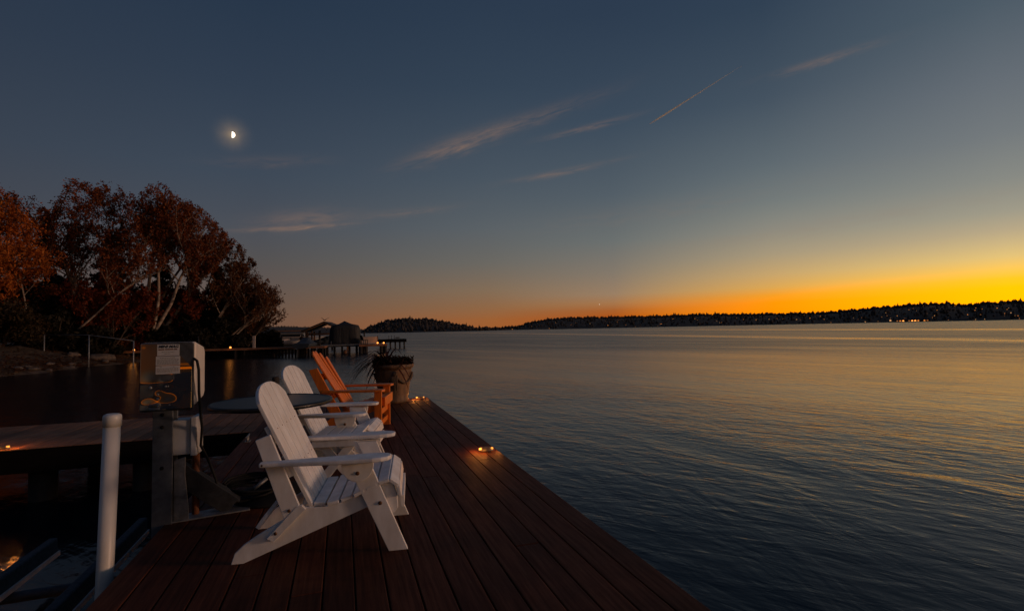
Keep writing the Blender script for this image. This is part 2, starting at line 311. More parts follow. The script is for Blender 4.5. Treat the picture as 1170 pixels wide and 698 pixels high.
# ------------------------------------------------------------------ mesh helpers
class MB:
    def __init__(s): s.v = []; s.f = []; s.sm = []
    def add(s, vs, fs, smooth=False):
        o = len(s.v); s.v += [tuple(v) for v in vs]
        for f in fs: s.f.append([i + o for i in f]); s.sm.append(smooth)
        return s
    def box(s, a, b, R=None, c=None):
        (x0, y0, z0), (x1, y1, z1) = a, b
        vs = [Vector(v) for v in ((x0, y0, z0), (x1, y0, z0), (x1, y1, z0), (x0, y1, z0), (x0, y0, z1), (x1, y0, z1), (x1, y1, z1), (x0, y1, z1))]
        if R is not None:
            c = Vector(c) if c is not None else (vs[0] + vs[6]) / 2
            vs = [R @ (v - c) + c for v in vs]
        return s.add(vs, [(0, 3, 2, 1), (4, 5, 6, 7), (0, 1, 5, 4), (1, 2, 6, 5), (2, 3, 7, 6), (3, 0, 4, 7)])
    def prism(s, poly, axis, lo, hi):
        """poly: 2-D outline; axis 'x' (poly=y,z) 'y' (poly=x,z) 'z' (poly=x,y)"""
        k = len(poly)
        def P(q, t): return {'x': (t, q[0], q[1]), 'y': (q[0], t, q[1]), 'z': (q[0], q[1], t)}[axis]
        vs = [P(q, lo) for q in poly] + [P(q, hi) for q in poly]
        fs = [list(range(k))[::-1], list(range(k, 2 * k))] + [(i, (i + 1) % k, k + (i + 1) % k, k + i) for i in range(k)]
        return s.add(vs, fs)
    def beam(s, a, b, w, t, up=(0, 0, 1)):
        """rectangular bar from a to b, w wide, t along up"""
        a, b = Vector(a), Vector(b); d = (b - a).normalized(); up = Vector(up)
        sd = d.cross(up).normalized(); up = sd.cross(d)
        vs = []
        for q in (a, b):
            for i, j in ((-1, -1), (1, -1), (1, 1), (-1, 1)): vs.append(q + sd * (w / 2 * i) + up * (t / 2 * j))
        return s.add(vs, [(3, 2, 1, 0), (4, 5, 6, 7), (0, 1, 5, 4), (1, 2, 6, 5), (2, 3, 7, 6), (3, 0, 4, 7)])
    def tube(s, pts, r, seg=8, cap=True, smooth=True):
        pts = [Vector(p) for p in pts]; k = len(pts)
        rs = r if isinstance(r, (list, tuple)) else [r] * k
        vs = []; fs = []
        n = None
        for i, p in enumerate(pts):
            t = (pts[min(i + 1, k - 1)] - pts[max(i - 1, 0)])
            if t.length < 1e-9: t = Vector((0, 0, 1))
            t.normalize()
            if n is None:
                n = t.orthogonal().normalized()
            else:
                n = (n - t * n.dot(t))
                n = n.normalized() if n.length > 1e-6 else t.orthogonal().normalized()
            bt = t.cross(n)
            for j in range(seg):
                a = 2 * math.pi * j / seg
                vs.append(p + (n * math.cos(a) + bt * math.sin(a)) * rs[i])
        for i in range(k - 1):
            for j in range(seg):
                fs.append((i * seg + j, i * seg + (j + 1) % seg, (i + 1) * seg + (j + 1) % seg, (i + 1) * seg + j))
        s.add(vs, fs, smooth)
        if cap:
            o = len(s.v) - len(vs)
            s.f.append([o + j for j in range(seg)][::-1]); s.sm.append(False)
            s.f.append([o + (k - 1) * seg + j for j in range(seg)]); s.sm.append(False)
        return s
    def lathe(s, prof, seg=32, c=(0, 0, 0), smooth=True, sx=1, sy=1):
        vs = []; fs = []; k = len(prof)
        for r, z in prof:
            for j in range(seg):
                a = 2 * math.pi * j / seg
                vs.append((c[0] + r * math.cos(a) * sx, c[1] + r * math.sin(a) * sy, c[2] + z))
        for i in range(k - 1):
            for j in range(seg):
                fs.append((i * seg + j, i * seg + (j + 1) % seg, (i + 1) * seg + (j + 1) % seg, (i + 1) * seg + j))
        s.add(vs, fs, smooth)
        o = len(s.v) - len(vs)
        if prof[0][0] > 1e-5: s.f.append([o + j for j in range(seg)][::-1]); s.sm.append(False)
        if prof[-1][0] > 1e-5: s.f.append([o + (k - 1) * seg + j for j in range(seg)]); s.sm.append(False)
        return s
    def sphere(s, c, r, seg=10, rings=6, sc=(1, 1, 1)):
        prof = [(max(1e-6, r * math.sin(math.pi * i / rings)), -r * math.cos(math.pi * i / rings)) for i in range(rings + 1)]
        o = len(s.v); s.lathe(prof, seg)
        for i in range(o, len(s.v)):
            v = s.v[i]; s.v[i] = (c[0] + v[0] * sc[0], c[1] + v[1] * sc[1], c[2] + v[2] * sc[2])
        return s
    def build(s, name, mat, parent=None, bevel=0., loc=None, seg=2):
        me = bpy.data.meshes.new(name); me.from_pydata(s.v, [], s.f)
        me.polygons.foreach_set('use_smooth', s.sm); me.update()
        me.materials.append(MT[mat] if isinstance(mat, str) else mat)
        o = bpy.data.objects.new(name, me); COL.objects.link(o)
        if parent: o.parent = parent
        if loc: o.location = loc
        if bevel:
            md = o.modifiers.new('bevel', 'BEVEL'); md.width = bevel; md.segments = seg; md.limit_method = 'ANGLE'; md.angle_limit = rad(40)
            md.harden_normals = False
        return o

def tag(o, label=None, cat=None, group=None, kind=None):
    if label: o['label'] = label
    if cat: o['category'] = cat
    if group: o['group'] = group
    if kind: o['kind'] = kind
    return o
def thing(name, label, cat, loc=(0, 0, 0), rz=0., group=None):
    o = bpy.data.objects.new(name, None); COL.objects.link(o)
    o.empty_display_size = 0.2
    o.location = loc; o.rotation_euler = (0, 0, rz)
    return tag(o, label, cat, group)
def kids(o): return [c for c in bpy.data.objects if c.parent == o]
def copy_tree(o, parent=None):
    c = o.copy(); COL.objects.link(c)
    if parent: c.parent = parent
    for ch in kids(o): copy_tree(ch, c)
    return c

# ================================================================== SETTING
# water
mb = MB(); mb.add([(-15000, -3000, WZ), (15000, -3000, WZ), (15000, 15000, WZ), (-15000, 15000, WZ)], [(0, 1, 2, 3)])
tag(mb.build('water', 'water'), kind='structure')

# near bank on the left
SH = [(-80, -21), (-10, -20), (15, -19), (30, -16.8), (35, -15.3), (39, -15.8), (42, -14.6), (46.9, -13.8), (47.7, -9.6), (52, -7.9), (60, -6.6), (80, -5.5), (120, -6.5), (170, -14), (230, -40)]
def shore(y):
    for (a, xa), (b_, xb) in zip(SH, SH[1:]):
        if a <= y <= b_: return xa + (xb - xa) * (y - a) / (b_ - a)
    return SH[0][1] if y < SH[0][0] else SH[-1][1]
random.seed(3)
def bank_z(x, y):
    d = shore(y) - x + 0.35 * math.sin(y * 1.7) + 0.2 * math.sin(y * 4.1 + x)
    z = WZ + (d * 0.24 if d > 0 else d * 0.5)
    return max(WZ - 1.2, min(z, 0.75 + 0.12 * math.sin(x * .6) * math.sin(y * .5)))
ys = [-80, -40, -10, 5, 15, 22] + [26 + .7 * i for i in range(50)] + [63, 68, 75, 85, 100, 120, 150, 180, 230]
ds = [-3, -2, -1.2, -.6, -.2, .2, .6, 1.1, 1.7, 2.4, 3.2, 4.2, 5.5, 7, 9, 12, 16, 22, 32, 50, 90, 200]
mb = MB(); vs = []; fs = []
for y in ys:
    for d in ds:
        x = shore(y) - d
        vs.append((x, y, bank_z(x, y) + random.uniform(-.03, .03)))
nd = len(ds)
for i in range(len(ys) - 1):
    for j in range(nd - 1):
        fs.append((i * nd + j, (i + 1) * nd + j, (i + 1) * nd + j + 1, i * nd + j + 1))
mb.add(vs, fs, True)
tag(mb.build('terrain', 'bank'), kind='structure')

# far hills across the lake: (azimuth, elevation of the tree line) -> real height at its distance
def interp(tab, a):
    if a <= tab[0][0]: return tab[0][1]
    for (a0, v0), (a1, v1) in zip(tab, tab[1:]):
        if a0 <= a <= a1: return v0 + (v1 - v0) * (a - a0) / (a1 - a0)
    return tab[-1][1]
def hill(name, tab, D, depth, tree_h, step, seed, nrow, name2, label):
    rnd = random.Random(seed)
    a0, a1 = tab[0][0], tab[-1][0]
    k = int((a1 - a0) / step) + 1
    prof = [(0, 0.0), (0.12, 0.18), (0.3, 0.42), (0.55, 0.72), (0.8, 0.93), (1.0, 1.0), (1.35, 0.9)]
    vs = []; fs = []
    def surf(a, t):
        d = D + depth * t
        top_h = max(1.5, math.tan(rad(interp(tab, a))) * (D + depth) + 1.8 - tree_h * 0.72)
        h = top_h * interp(prof, t)
        return Vector((d * math.sin(rad(a)), d * math.cos(rad(a)), WZ - 0.3 + h + (1.0 if t > 0.02 else 0)))
    for i in range(k):
        a = a0 + (a1 - a0) * i / (k - 1)
        for t, _ in prof:
            v = surf(a, t); v.z += rnd.uniform(-1, 1) * (t > .05) * 1.0
            vs.append(v)
    m_ = len(prof)
    for i in range(k - 1):
        for j in range(m_ - 1): fs.append((i * m_ + j, i * m_ + j + 1, (i + 1) * m_ + j + 1, (i + 1) * m_ + j))
    tag(MB().add(vs, fs, True).build(name, 'hill'), kind='structure')
    mb = MB()
    n_tr = int(nrow * (a1 - a0))
    for i in range(n_tr):
        a = rnd.uniform(a0, a1); t = rnd.choice([rnd.uniform(.03, 1), rnd.uniform(.75, 1.02), 1.0])
        b = surf(a, t)
        grow = min(1.0, 0.25 + min(a - a0, a1 - a) / 1.2)
        h = tree_h * rnd.uniform(.45, 1.1) * (.86 + .22 * math.sin(a * 5.1 + seed) * math.sin(a * 2.3) + .14 * math.sin(a * 17)) * grow * (1.35 if rnd.random() < .06 else 1); r = h * rnd.uniform(.16, .34)
        if rnd.random() < .55:
            mb.lathe([(r * .5, 0), (r, h * .12), (r * .62, h * .45), (r * .3, h * .75), (1e-6, h)], 5, (b.x, b.y, b.z - .5), False)
        else:
            h *= .75; r *= 1.35
            mb.lathe([(r * .4, 0), (r, h * .35), (r * .95, h * .65), (r * .5, h * .92), (1e-6, h)], 6, (b.x, b.y, b.z - .5), False)
    o = mb.build(name2, 'wood'); tag(o, label, 'forest', None, 'stuff')
    return surf
T_RIGHT = [(15, .20), (17, .30), (19, .40), (20.5, .78), (22, 1.08), (24, 1.22), (26, 1.27), (29.8, 1.24), (34.5, 1.22), (38.9, 1.28), (43, 1.16), (47, 1.10), (50, 1.08), (52.5, 1.25), (54.2, 1.40), (57, 1.55), (58, 1.58), (59.7, 1.45), (60.8, 1.28), (61.5, 1.50), (63.9, 1.48), (68, 1.6), (75, 1.5), (84, 1.4)]
T_LEFT = [(2.0, .35), (2.8, .70), (4.5, 1.22), (5.6, 1.42), (6.9, 1.50), (8.5, 1.45), (10.2, 1.26), (11.6, .95), (13.1, .62), (14.5, .35), (16.4, .18)]
T_FAR = [(-45, .9), (-20, 1.0), (-6, .92), (-2.6, .80), (0.2, .62), (2.2, .40), (4, .30), (20, .32), (40, .3)]
surf_right = hill('far_shore_hills', T_RIGHT, 1700, 650, 13, .25, 5, 95, 'far_shore_forest', 'dark wooded ridge with houses along the far shore under the sunset')
surf_left = hill('wooded_headland', T_LEFT, 1350, 300, 13, .2, 6, 150, 'headland_forest', 'low rounded dark wooded headland left of the long far shore')
surf_far = hill('distant_hills', T_FAR, 3300, 900, 14, .5, 7, 14, 'distant_forest', 'faint distant wooded hills low behind the boats and trees at left')

# ================================================================== DOCK
rnd = random.Random(11)
PITCH = 0.1425
dock = thing('wooden_dock', 'dark reddish brown plank dock with the chairs and potted plant on it', 'dock', (0.2, 4, 0))
mb = MB()
for i in range(18):
    x0 = -1.085 + i * PITCH - 0.2
    cuts = [-6.2]; y = -6.2 + rnd.uniform(1.2, 4.8)
    while y < 4.6: cuts.append(y); y += rnd.choice([3.66, 4.2, 4.88])
    cuts.append(5.36)
    for a, b_ in zip(cuts, cuts[1:]):
        dz = rnd.uniform(-.0012, .0012)
        mb.box((x0 + .0035, a + .0015, -.028 + dz), (x0 + PITCH - .0035, b_ - .0015, dz))
mb.build('deck_boards', 'deck', dock, 0.004)
mb = MB()
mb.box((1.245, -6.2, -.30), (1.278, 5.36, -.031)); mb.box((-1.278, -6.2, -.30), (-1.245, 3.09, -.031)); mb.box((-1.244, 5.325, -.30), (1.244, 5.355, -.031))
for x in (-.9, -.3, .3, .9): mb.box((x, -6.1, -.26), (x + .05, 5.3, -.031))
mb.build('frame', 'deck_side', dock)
for x in (-1.1, 1.1):
    for y in (-4, -1, 2, 5.1):
        MB().tube([(x, y, -3), (x, y, -.05)], .13, 12).build('pile', 'pile', dock)
walk = thing('dock_walkway', 'side walkway of weathered planks running left from the dock', 'walkway', (-5, 8.05, 0))
mb = MB()
x = -12.0
while x < 5 - 1.095:
    mb.box((x + .0055, -.95, -.028), (x + PITCH - .0055, .92, rnd.uniform(-.001, .001))); x += PITCH
mb.build('deck_boards', 'walk', walk, 0.004)
mb = MB(); mb.box((-12, -.985, -.26), (3.9, -.952, -.006)); mb.box((-12, .922, -.26), (3.9, .955, -.006))
for y in (-.5, 0, .5): mb.box((-12, y, -.24), (3.9, y + .05, -.031))
mb.build('frame', 'deck_side', walk)
for x in (-10, -7, -4, -1.2, 1.75, 2.75):
    for y in (-.72, .72):
        MB().tube([(x, y, -3), (x, y, -.05)], .13, 12).build('pile', 'pile', walk)
# mooring pile behind the walkway
mb = MB(); mb.tube([(0, 0, -3), (0, 0, .50), (0, 0, .515)], [.055, .055, .045], 12)
tag(mb.build('mooring_pile', 'pile', None, 0, (-1.02, 9.12, 0)), 'short dark round pile standing up behind the walkway and mesh table', 'pile')

# ------------------------------------------------------------------ white adirondack chair; local x forward, y left, z up
def arc_outline(pts): return pts
def bolt_part(p, side, parent, r=.011):
    mb = MB(); mb.sphere((p[0], p[1] + side * .002, p[2]), r, 10, 6, (1, .45, 1)); return mb.build('bolt', 'bolt', parent)
def make_adirondack():
    root = thing('adirondack_chair', '', 'chair')
    # seat slats follow a dished curve
    cur = [(.375, .285), (.43, .282), (.50, .292), (.58, .318), (.66, .352), (.73, .382), (.785, .395), (.825, .378), (.846, .335), (.850, .285)]
    seg = [0]
    for a, b_ in zip(cur, cur[1:]): seg.append(seg[-1] + math.dist(a, b_))
    def at(sv):
        for i in range(len(cur) - 1):
            if sv <= seg[i + 1] or i == len(cur) - 2:
                t = (sv - seg[i]) / (seg[i + 1] - seg[i]); return Vector((cur[i][0] + (cur[i + 1][0] - cur[i][0]) * t, cur[i][1] + (cur[i + 1][1] - cur[i][1]) * t))
    mb = MB(); ns = 8; L = seg[-1]
    for i in range(ns):
        a, b_ = at(L * i / ns + .005), at(L * (i + 1) / ns - .005)
        d = (b_ - a).normalized(); nn = Vector((-d.y, d.x))
        hw = .270 if i < 3 else .285
        if i == 0: poly_v = .25
        q = [a, b_, b_ - nn * .020, a - nn * .020]
        mb.prism([(v.x, v.y) for v in q], 'y', -hw if i else -.255, hw if i else .255)
    mb.build('seat', 'white', root, .004)
    # backrest: five slats with a round top
    B0, B1 = Vector((.405, 0, .215)), Vector((.075, 0, .925))
    dv = (B1 - B0); Lb = dv.length; dv.normalize(); nb = Vector((dv.z, 0, -dv.x))   # nb faces forward/up
    w, gap, ns = .103, .010, 5
    mb = MB()
    for i in range(ns):
        y0 = -.285 + i * .114 + gap / 2; y1 = y0 + .114 - gap
        prof = []
        for k in range(7):
            y = y0 + (y1 - y0) * k / 6
            prof.append((y, Lb - .16 * (1 - math.sqrt(max(0, 1 - (abs(y) / .30) ** 2.3)))))
        out = [(y0, 0)] + [(y1, 0)] + prof[::-1]
        th = .021; base = B0
        vs = []
        for s_ in (0, 1):
            for (y, l) in out:
                tw = 1 - 0.10 * (1 - l / Lb)          # slats taper slightly to the bottom
                v = base + dv * l + nb * (0 if s_ else -th); v.y = y * tw; vs.append(v)
        k = len(out)
        mb.add(vs, [list(range(k)), list(range(k, 2 * k))[::-1]] + [((i_ + 1) % k, i_, k + i_, k + (i_ + 1) % k) for i_ in range(k)])
    back = mb.build('backrest', 'white', root, .004)
    for l in (.285, .52):
        for y in (-.216, -.108, .0, .108, .216):
            q = B0 + dv * l; MB().sphere((q.x, y * .94, q.z), .0034, 6, 4).build('screw', 'bolt', back)
    mb = MB()
    for l in (.29, .52):
        q = B0 + dv * l - nb * .034; mb.beam((q.x, -.255, q.z), (q.x, .255, q.z), .024, .07, dv)
    mb.build('back_rail', 'white', root, .003)
    side = [(-.030, 0), (.030, 0), (.66, .238), (.735, .235), (.775, .205), (.805, .196), (.828, .222), (.824, .29), (.80, .36), (.785, .372), (.73, .360), (.66, .330), (.58, .296), (.50, .270), (.43, .260), (.375, .262), (.33, .268), (.30, .245), (.16, .172), (.09, .132), (.028, .093), (-.012, .055)]
    for sgn in (-1, 1):
        y = sgn * .245
        MB().prism(side, 'y', y - .0125, y + .0125).build('side_rail', 'white', root, .003)
        yl = sgn * .2715
        lg = MB().prism([(.777, 0), (.880, 0), (.678, .490), (.556, .490)], 'y', yl - .0125, yl + .0125).build('front_leg', 'white', root, .003)
        bolt_part((.733, yl + sgn * .0135, .265), sgn, lg)
        # half round bracket under the arm
        hc = [(.617 + .085 * math.cos(t), .498 - .105 * abs(math.sin(t)) ** .8) for t in [math.pi * i / 14 for i in range(15)]]
        yb = sgn * .2965
        br = MB().prism(hc, 'y', yb - .0115, yb + .0115).build('bracket', 'white', root, .003)
        bolt_part((.617, yb + sgn * .0125, .440), sgn, br)
        # upright plate that carries the back
        yu = sgn * .2695
        up = MB().prism([(.240, .205), (.325, .250), (.166, .668), (.092, .640)], 'y', yu - .0105, yu + .0105).build('back_support', 'white', root, .003)
        bolt_part((.262, yu + sgn * .012, .262), sgn, up, .009)
        # arm: slim behind, wide rounded in front
        c = sgn * .315
        arm = []
        for (u, o_, i_) in [(.125, .022, .020), (.22, .028, .026), (.34, .046, .034), (.48, .064, .046), (.60, .072, .056), (.70, .074, .062), (.745, .066, .056), (.78, .048, .040), (.797, .020, .016)]:
            arm.append((u, c + sgn * o_, c - sgn * i_))
        out = [(u, a) for u, a, _ in arm] + [(u, b_) for u, _, b_ in arm[::-1]]
        if sgn < 0: out = out[::-1]
        out = out[::-1] if sgn > 0 else out
        ar = MB().prism(out, 'z', .508, .533)
        ar = ar.build('arm', 'white', root, .008, None, 3)
        bolt_part((.142, c + sgn * .018, .5205), sgn, ar, .009)
        # wedge block on the tail of the side rail
        yw = sgn * .2705
        bl = MB().prism([(.150, .125), (.185, .105), (.345, .262), (.325, .285), (.300, .282)], 'y', yw - .012, yw + .012).build('wedge_block', 'white', root, .002)
        bolt_part((.195, yw + sgn * .0125, .150), sgn, bl, .009)
    MB().beam((.115, -.232, .20), (.115, .232, .20), .022, .085, (.55, 0, .75)).build('cross_bar', 'white', root, .003)
    MB().beam((.335, -.232, .285), (.335, .232, .285), .022, .055, (.55, 0, .75)).build('cross_bar', 'white', root, .003)
    MB().box((.842, -.232, .215), (.862, .232, .282)).build('apron', 'white', root, .003)
    return root
ad = make_adirondack()
def put_chair(o, P0, a):
    a = rad(a); nv = Vector((-math.sin(a), math.cos(a)))
    o.location = (P0[0] + nv.x * .29, P0[1] + nv.y * .29, 0); o.rotation_euler = (0, 0, a)
put_chair(ad, (-.53, 3.02), -7.5)
ad['label'] = 'white slatted adirondack chair nearest the camera, its whole side in view'
ad['group'] = 'white adirondack chairs on the dock'
c2 = copy_tree(ad); put_chair(c2, (-.575, 4.66), -12.5)
c2['label'] = 'white slatted adirondack chair in the middle, behind the small side table and mesh table'

# ------------------------------------------------------------------ orange adirondack chair (square legs)
def make_orange():
    root = thing('adirondack_chair', 'orange wooden adirondack chair with square front legs beside the potted plant', 'chair', (-.236, 6.764, 0), rad(-14))
    B0, B1 = Vector((.40, 0, .23)), Vector((-.09, 0, .985))
    dv = (B1 - B0); Lb = dv.length; dv.normalize(); nb = Vector((dv.z, 0, -dv.x))
    mb = MB(); tops = [.90, .965, 1.0, 1.0, .955, .875]
    for i in range(6):
        yc0 = (-.5 + (i + .5) / 6)
        for_w = .066
        vs = []
        L = Lb * tops[i]
        out = [(-1, 0), (1, 0), (1, L - .035), (.7, L - .010), (.25, L), (-.25, L), (-.7, L - .010), (-1, L - .035)]
        k = len(out)
        for s_ in (0, 1):
            for (q, l) in out:
                spread = .42 + .11 * l / Lb
                v = B0 + dv * l + nb * (.055 * (abs(yc0) * 2) ** 2 * (l / Lb) + (0 if s_ else -.020)); hw = (spread / 6 - .008) / 2
                v.y = yc0 * spread + q * hw; vs.append(v)
        mb.add(vs, [list(range(k)), list(range(k, 2 * k))[::-1]] + [((i_ + 1) % k, i_, k + i_, k + (i_ + 1) % k) for i_ in range(k)])
    mb.build('backrest', 'orange', root, .004)
    mb = MB(); n_ = 6
    for i in range(n_):
        u = .40 + i * .068; z = .30 + .10 * (i / (n_ - 1)) ** 1.1
        mb.box((u, -.27, z), (u + .058, .27, z + .02))
    mb.build('seat', 'orange', root, .004)
    for sgn in (-1, 1):
        y = sgn * .26
        MB().prism([(-.02, 0), (.08, 0), (.70, .27), (.80, .33), (.80, .40), (.72, .395), (.40, .295), (.30, .25), (.02, .10)], 'y', y - .016, y + .016).build('side_rail', 'orange', root, .004)
        y = sgn * .305
        MB().box((.70, y - .022, 0), (.785, y + .022, .498)).build('front_leg', 'orange', root, .004)
        MB().prism([(.20, .20), (.31, .25), (.03, .79), (-.07, .77)], 'y', sgn * .278 - .012, sgn * .278 + .012).build('back_support', 'orange', root, .004)
        c = sgn * .33
        out = [(.10, c - .04), (.40, c - .055), (.72, c - .07), (.80, c - .066), (.825, c - .03), (.825, c + .03), (.80, c + .066), (.72, c + .07), (.40, c + .055), (.10, c + .04)]
        MB().prism(out, 'z', .50, .526).build('arm', 'orange', root, .005)
    for (u0, u1, z0, z1) in [(.80, .822, .315, .425), (.735, .757, .20, .265), (.735, .757, .07, .13)]:
        MB().box((u0, -.282, z0), (u1, .282, z1)).build('stretcher', 'orange', root, .003)
    for l in (.30, .56):
        q = B0 + dv * l - nb * .04; MB().beam((q.x, -.275, q.z), (q.x, .275, q.z), .03, .08, dv).build('back_rail', 'orange', root, .003)
    return root
make_orange()

# ------------------------------------------------------------------ folding side table
st_ = thing('side_table', 'small white folding table with slatted top and crossed legs between the white chairs', 'table', (.0, 4.33, 0), rad(-12))
mb = MB()
for i in range(4): mb.box((-.175 + i * .0885, -.255, .402), (-.175 + i * .0885 + .082, .255, .420))
mb.build('tabletop', 'white', st_, .003)
for y in (-.225, .225):
    MB().box((-.172, y - .011, .345), (.172, y + .011, .400)).build('apron', 'white', st_, .003)
for s_ in (-1, 1):
    for y in (-.19, .19):
        MB().beam((-.14 * s_, y + .012 * s_, .39), (.17 * s_, y + .012 * s_, .018), .020, .062, (1, 0, .5)).build('leg', 'white', st_, .003)
MB().beam((.10, -.2, .1), (.10, .2, .1), .018, .05).build('stretcher', 'white', st_, .002)

# ------------------------------------------------------------------ round mesh table
tb = thing('round_table', 'round black metal mesh patio table behind the nearest white chair', 'table', (-.49, 4.22, 0))
MB().lathe([(1e-6, .702), (.398, .702), (.398, .694), (1e-6, .694)], 64).build('tabletop', 'mesh', tb)
MB().lathe([(.397, .688), (.415, .676), (.425, .690), (.420, .705), (.403, .7085), (.397, .703)], 64).build('rim', 'rim', tb)
MB().lathe([(.03, .04), (.03, .69)], 16).build('pedestal', 'rim', tb)
MB().lathe([(.27, 0), (.275, .012), (.26, .03), (.19, .058), (.10, .085), (.05, .11), (.032, .16)], 40).build('base', 'black', tb)

# ------------------------------------------------------------------ potted plant
pot = thing('planter', 'weathered tapered planter with rope swag at the end of the dock', 'planter', (.845, 9.02, 0))
pr = [(.235, 0), (.250, .006), (.255, .05), (.246, .065), (.258, .16), (.285, .36), (.306, .50), (.312, .545), (.306, .555), (.318, .575), (.340, .590), (.352, .612), (.350, .640), (.336, .652), (.315, .650), (.305, .60)]
MB().lathe(pr, 48).build('pot', 'terra', pot)
MB().lathe([(.304, .600), (.2, .615), (1e-6, .625)], 32).build('soil', 'soil', pot)
mb = MB()
def ropept(t, a0, a1, z0, sag, r_=.012):
    a = a0 + (a1 - a0) * t; z = z0 - sag * 4 * t * (1 - t); rr = .262 + .056 * max(0, (z - .16) / .40) + r_
    return (rr * math.cos(a), rr * math.sin(a), z)
for (a0, a1, sag) in [(rad(-92), rad(-15), .16), (rad(-92), rad(-175), .16), (rad(-15), rad(80), .16)]:
    mb.tube([ropept(i / 14, a0, a1, .50, sag) for i in range(15)], .019, 8)
for i in range(5):
    a = rad(-92 + (i - 2) * 3.4); zz = .34 - .035 * (i % 3)
    mb.tube([(.322 * math.cos(a), .322 * math.sin(a), .50), (.325 * math.cos(a), .325 * math.sin(a), .43), (.300 * math.cos(a), .300 * math.sin(a), zz - .08)], [.012, .015, .010], 6)
mb.sphere((.325 * math.cos(rad(-92)), .325 * math.sin(rad(-92)), .50), .042, 10, 7)
mb.build('rope_swag', 'rope', pot)
rnd = random.Random(8)
mb = MB()
for i in range(80):       # strap leaves arching to the left
    a = rad(rnd.uniform(140, 245) if i < 66 else rnd.uniform(-60, 120)); L = rnd.uniform(.48, .86); up = rnd.uniform(.15, 1.15)
    d = Vector((math.cos(a), math.sin(a), 0)); p0 = Vector((-.13 + rnd.uniform(-.04, .04), rnd.uniform(-.05, .05), .62)); wl = rnd.uniform(.013, .022)
    sdv = Vector((-d.y, d.x, 0)); vs = []; fs = []; vel = (d * math.cos(up) + Vector((0, 0, math.sin(up)))); q = p0.copy(); n_ = 8
    for k in range(n_ + 1):
        wk = wl * (1 - (k / n_) ** 2.2) + .001
        vs += [q - sdv * wk, q + sdv * wk]; q = q + vel * (L / n_); vel = (vel + Vector((0, 0, -.27))).normalized()
        if k: fs.append((2 * k - 2, 2 * k - 1, 2 * k + 1, 2 * k))
    mb.add(vs, fs, True)
mb.build('strap_leaves', 'spike', pot)
def leafquad(mb, c, s, rnd, flat=0.):
    n = Vector((rnd.gauss(0, 1), rnd.gauss(0, 1), rnd.gauss(0, 1) + flat)); n = n.normalized() if n.length > 1e-4 else Vector((0, 0, 1))
    t = n.orthogonal().normalized(); bt = n.cross(t); a = rnd.uniform(0, 6.28); t, bt = t * math.cos(a) + bt * math.sin(a), bt * math.cos(a) - t * math.sin(a)
    o = len(mb.v); c = Vector(c)
    mb.v += [tuple(c - t * s), tuple(c + bt * s * .45), tuple(c + t * s), tuple(c - bt * s * .45)]; mb.f.append([o, o + 1, o + 2, o + 3]); mb.sm.append(False)
mb = MB()
for i in range(3200):
    a = rnd.uniform(0, 6.283); r = .345 * math.sqrt(rnd.random()); z = .62 + rnd.random() * .13 * (1 + .35 * math.sin(a * 5) * math.sin(r * 30)) + (.05 if rnd.random() < .04 else 0)
    leafquad(mb, (r * math.cos(a), r * math.sin(a), z), rnd.uniform(.014, .03), rnd)
mb.build('bedding_foliage', 'petleaf', pot)

# ------------------------------------------------------------------ dock lights
def make_dock_light():
    root = thing('dock_light', '', 'light')
    MB().lathe([(.075, 0), (.078, .006), (.072, .016), (.055, .030), (.030, .038), (1e-6, .040)], 28, (0, 0, 0), True, 1, .62).build('housing', 'alu', root)
    for s_ in (-1, 1):
        MB().sphere((s_ * .056, -.012, .022), .017, 12, 8, (1, 1, .75)).build('lens', 'lens' if s_ < 0 else 'lensdim', root)
    for q_, e_ in (((-.115, -.02, .062), .9), ((.115, -.02, .062), .5), ((-.05, -.11, .06), .7)):
        l = bpy.data.lights.new('dock_light_lamp', 'POINT'); l.energy = e_ * 1.0; l.color = (1, .30, .045); l.shadow_soft_size = .012
        o = bpy.data.objects.new('lamp', l); COL.objects.link(o); o.parent = root; o.location = q_
    return root
dl = make_dock_light(); dl.location = (1.36, 4.95, .001); dl.rotation_euler = (0, 0, rad(-6))
dl['label'] = 'lit dome dock light with two amber bulbs near the right edge of the deck'; dl['group'] = 'amber dock lights'
d2 = copy_tree(dl); d2.location = (1.33, 9.22, .001); d2['label'] = 'lit amber dock light at the far deck corner beside the planter'; d2['group'] = 'amber dock lights'
d3 = copy_tree(dl); d3.location = (-3.56, 7.19, .001); d3['label'] = 'lit amber dock light on the front edge of the side walkway'; d3['group'] = 'amber dock lights'

# cleat
cl = thing('dock_cleat', 'small galvanised mooring cleat on the left dock edge behind the chair', 'cleat', (-1.01, 6.46, .001), rad(90))
mb = MB(); mb.box((-.05, -.028, 0), (.05, .028, .008))
for s_ in (-1, 1): mb.tube([(s_ * .028, 0, .006), (s_ * .024, 0, .05)], .012, 8)
mb.build('base', 'galv', cl)
MB().tube([(-.11, 0, .066), (-.07, 0, .058), (0, 0, .055), (.07, 0, .058), (.11, 0, .066)], [.007, .011, .013, .011, .007], 10).build('horn', 'galv', cl)

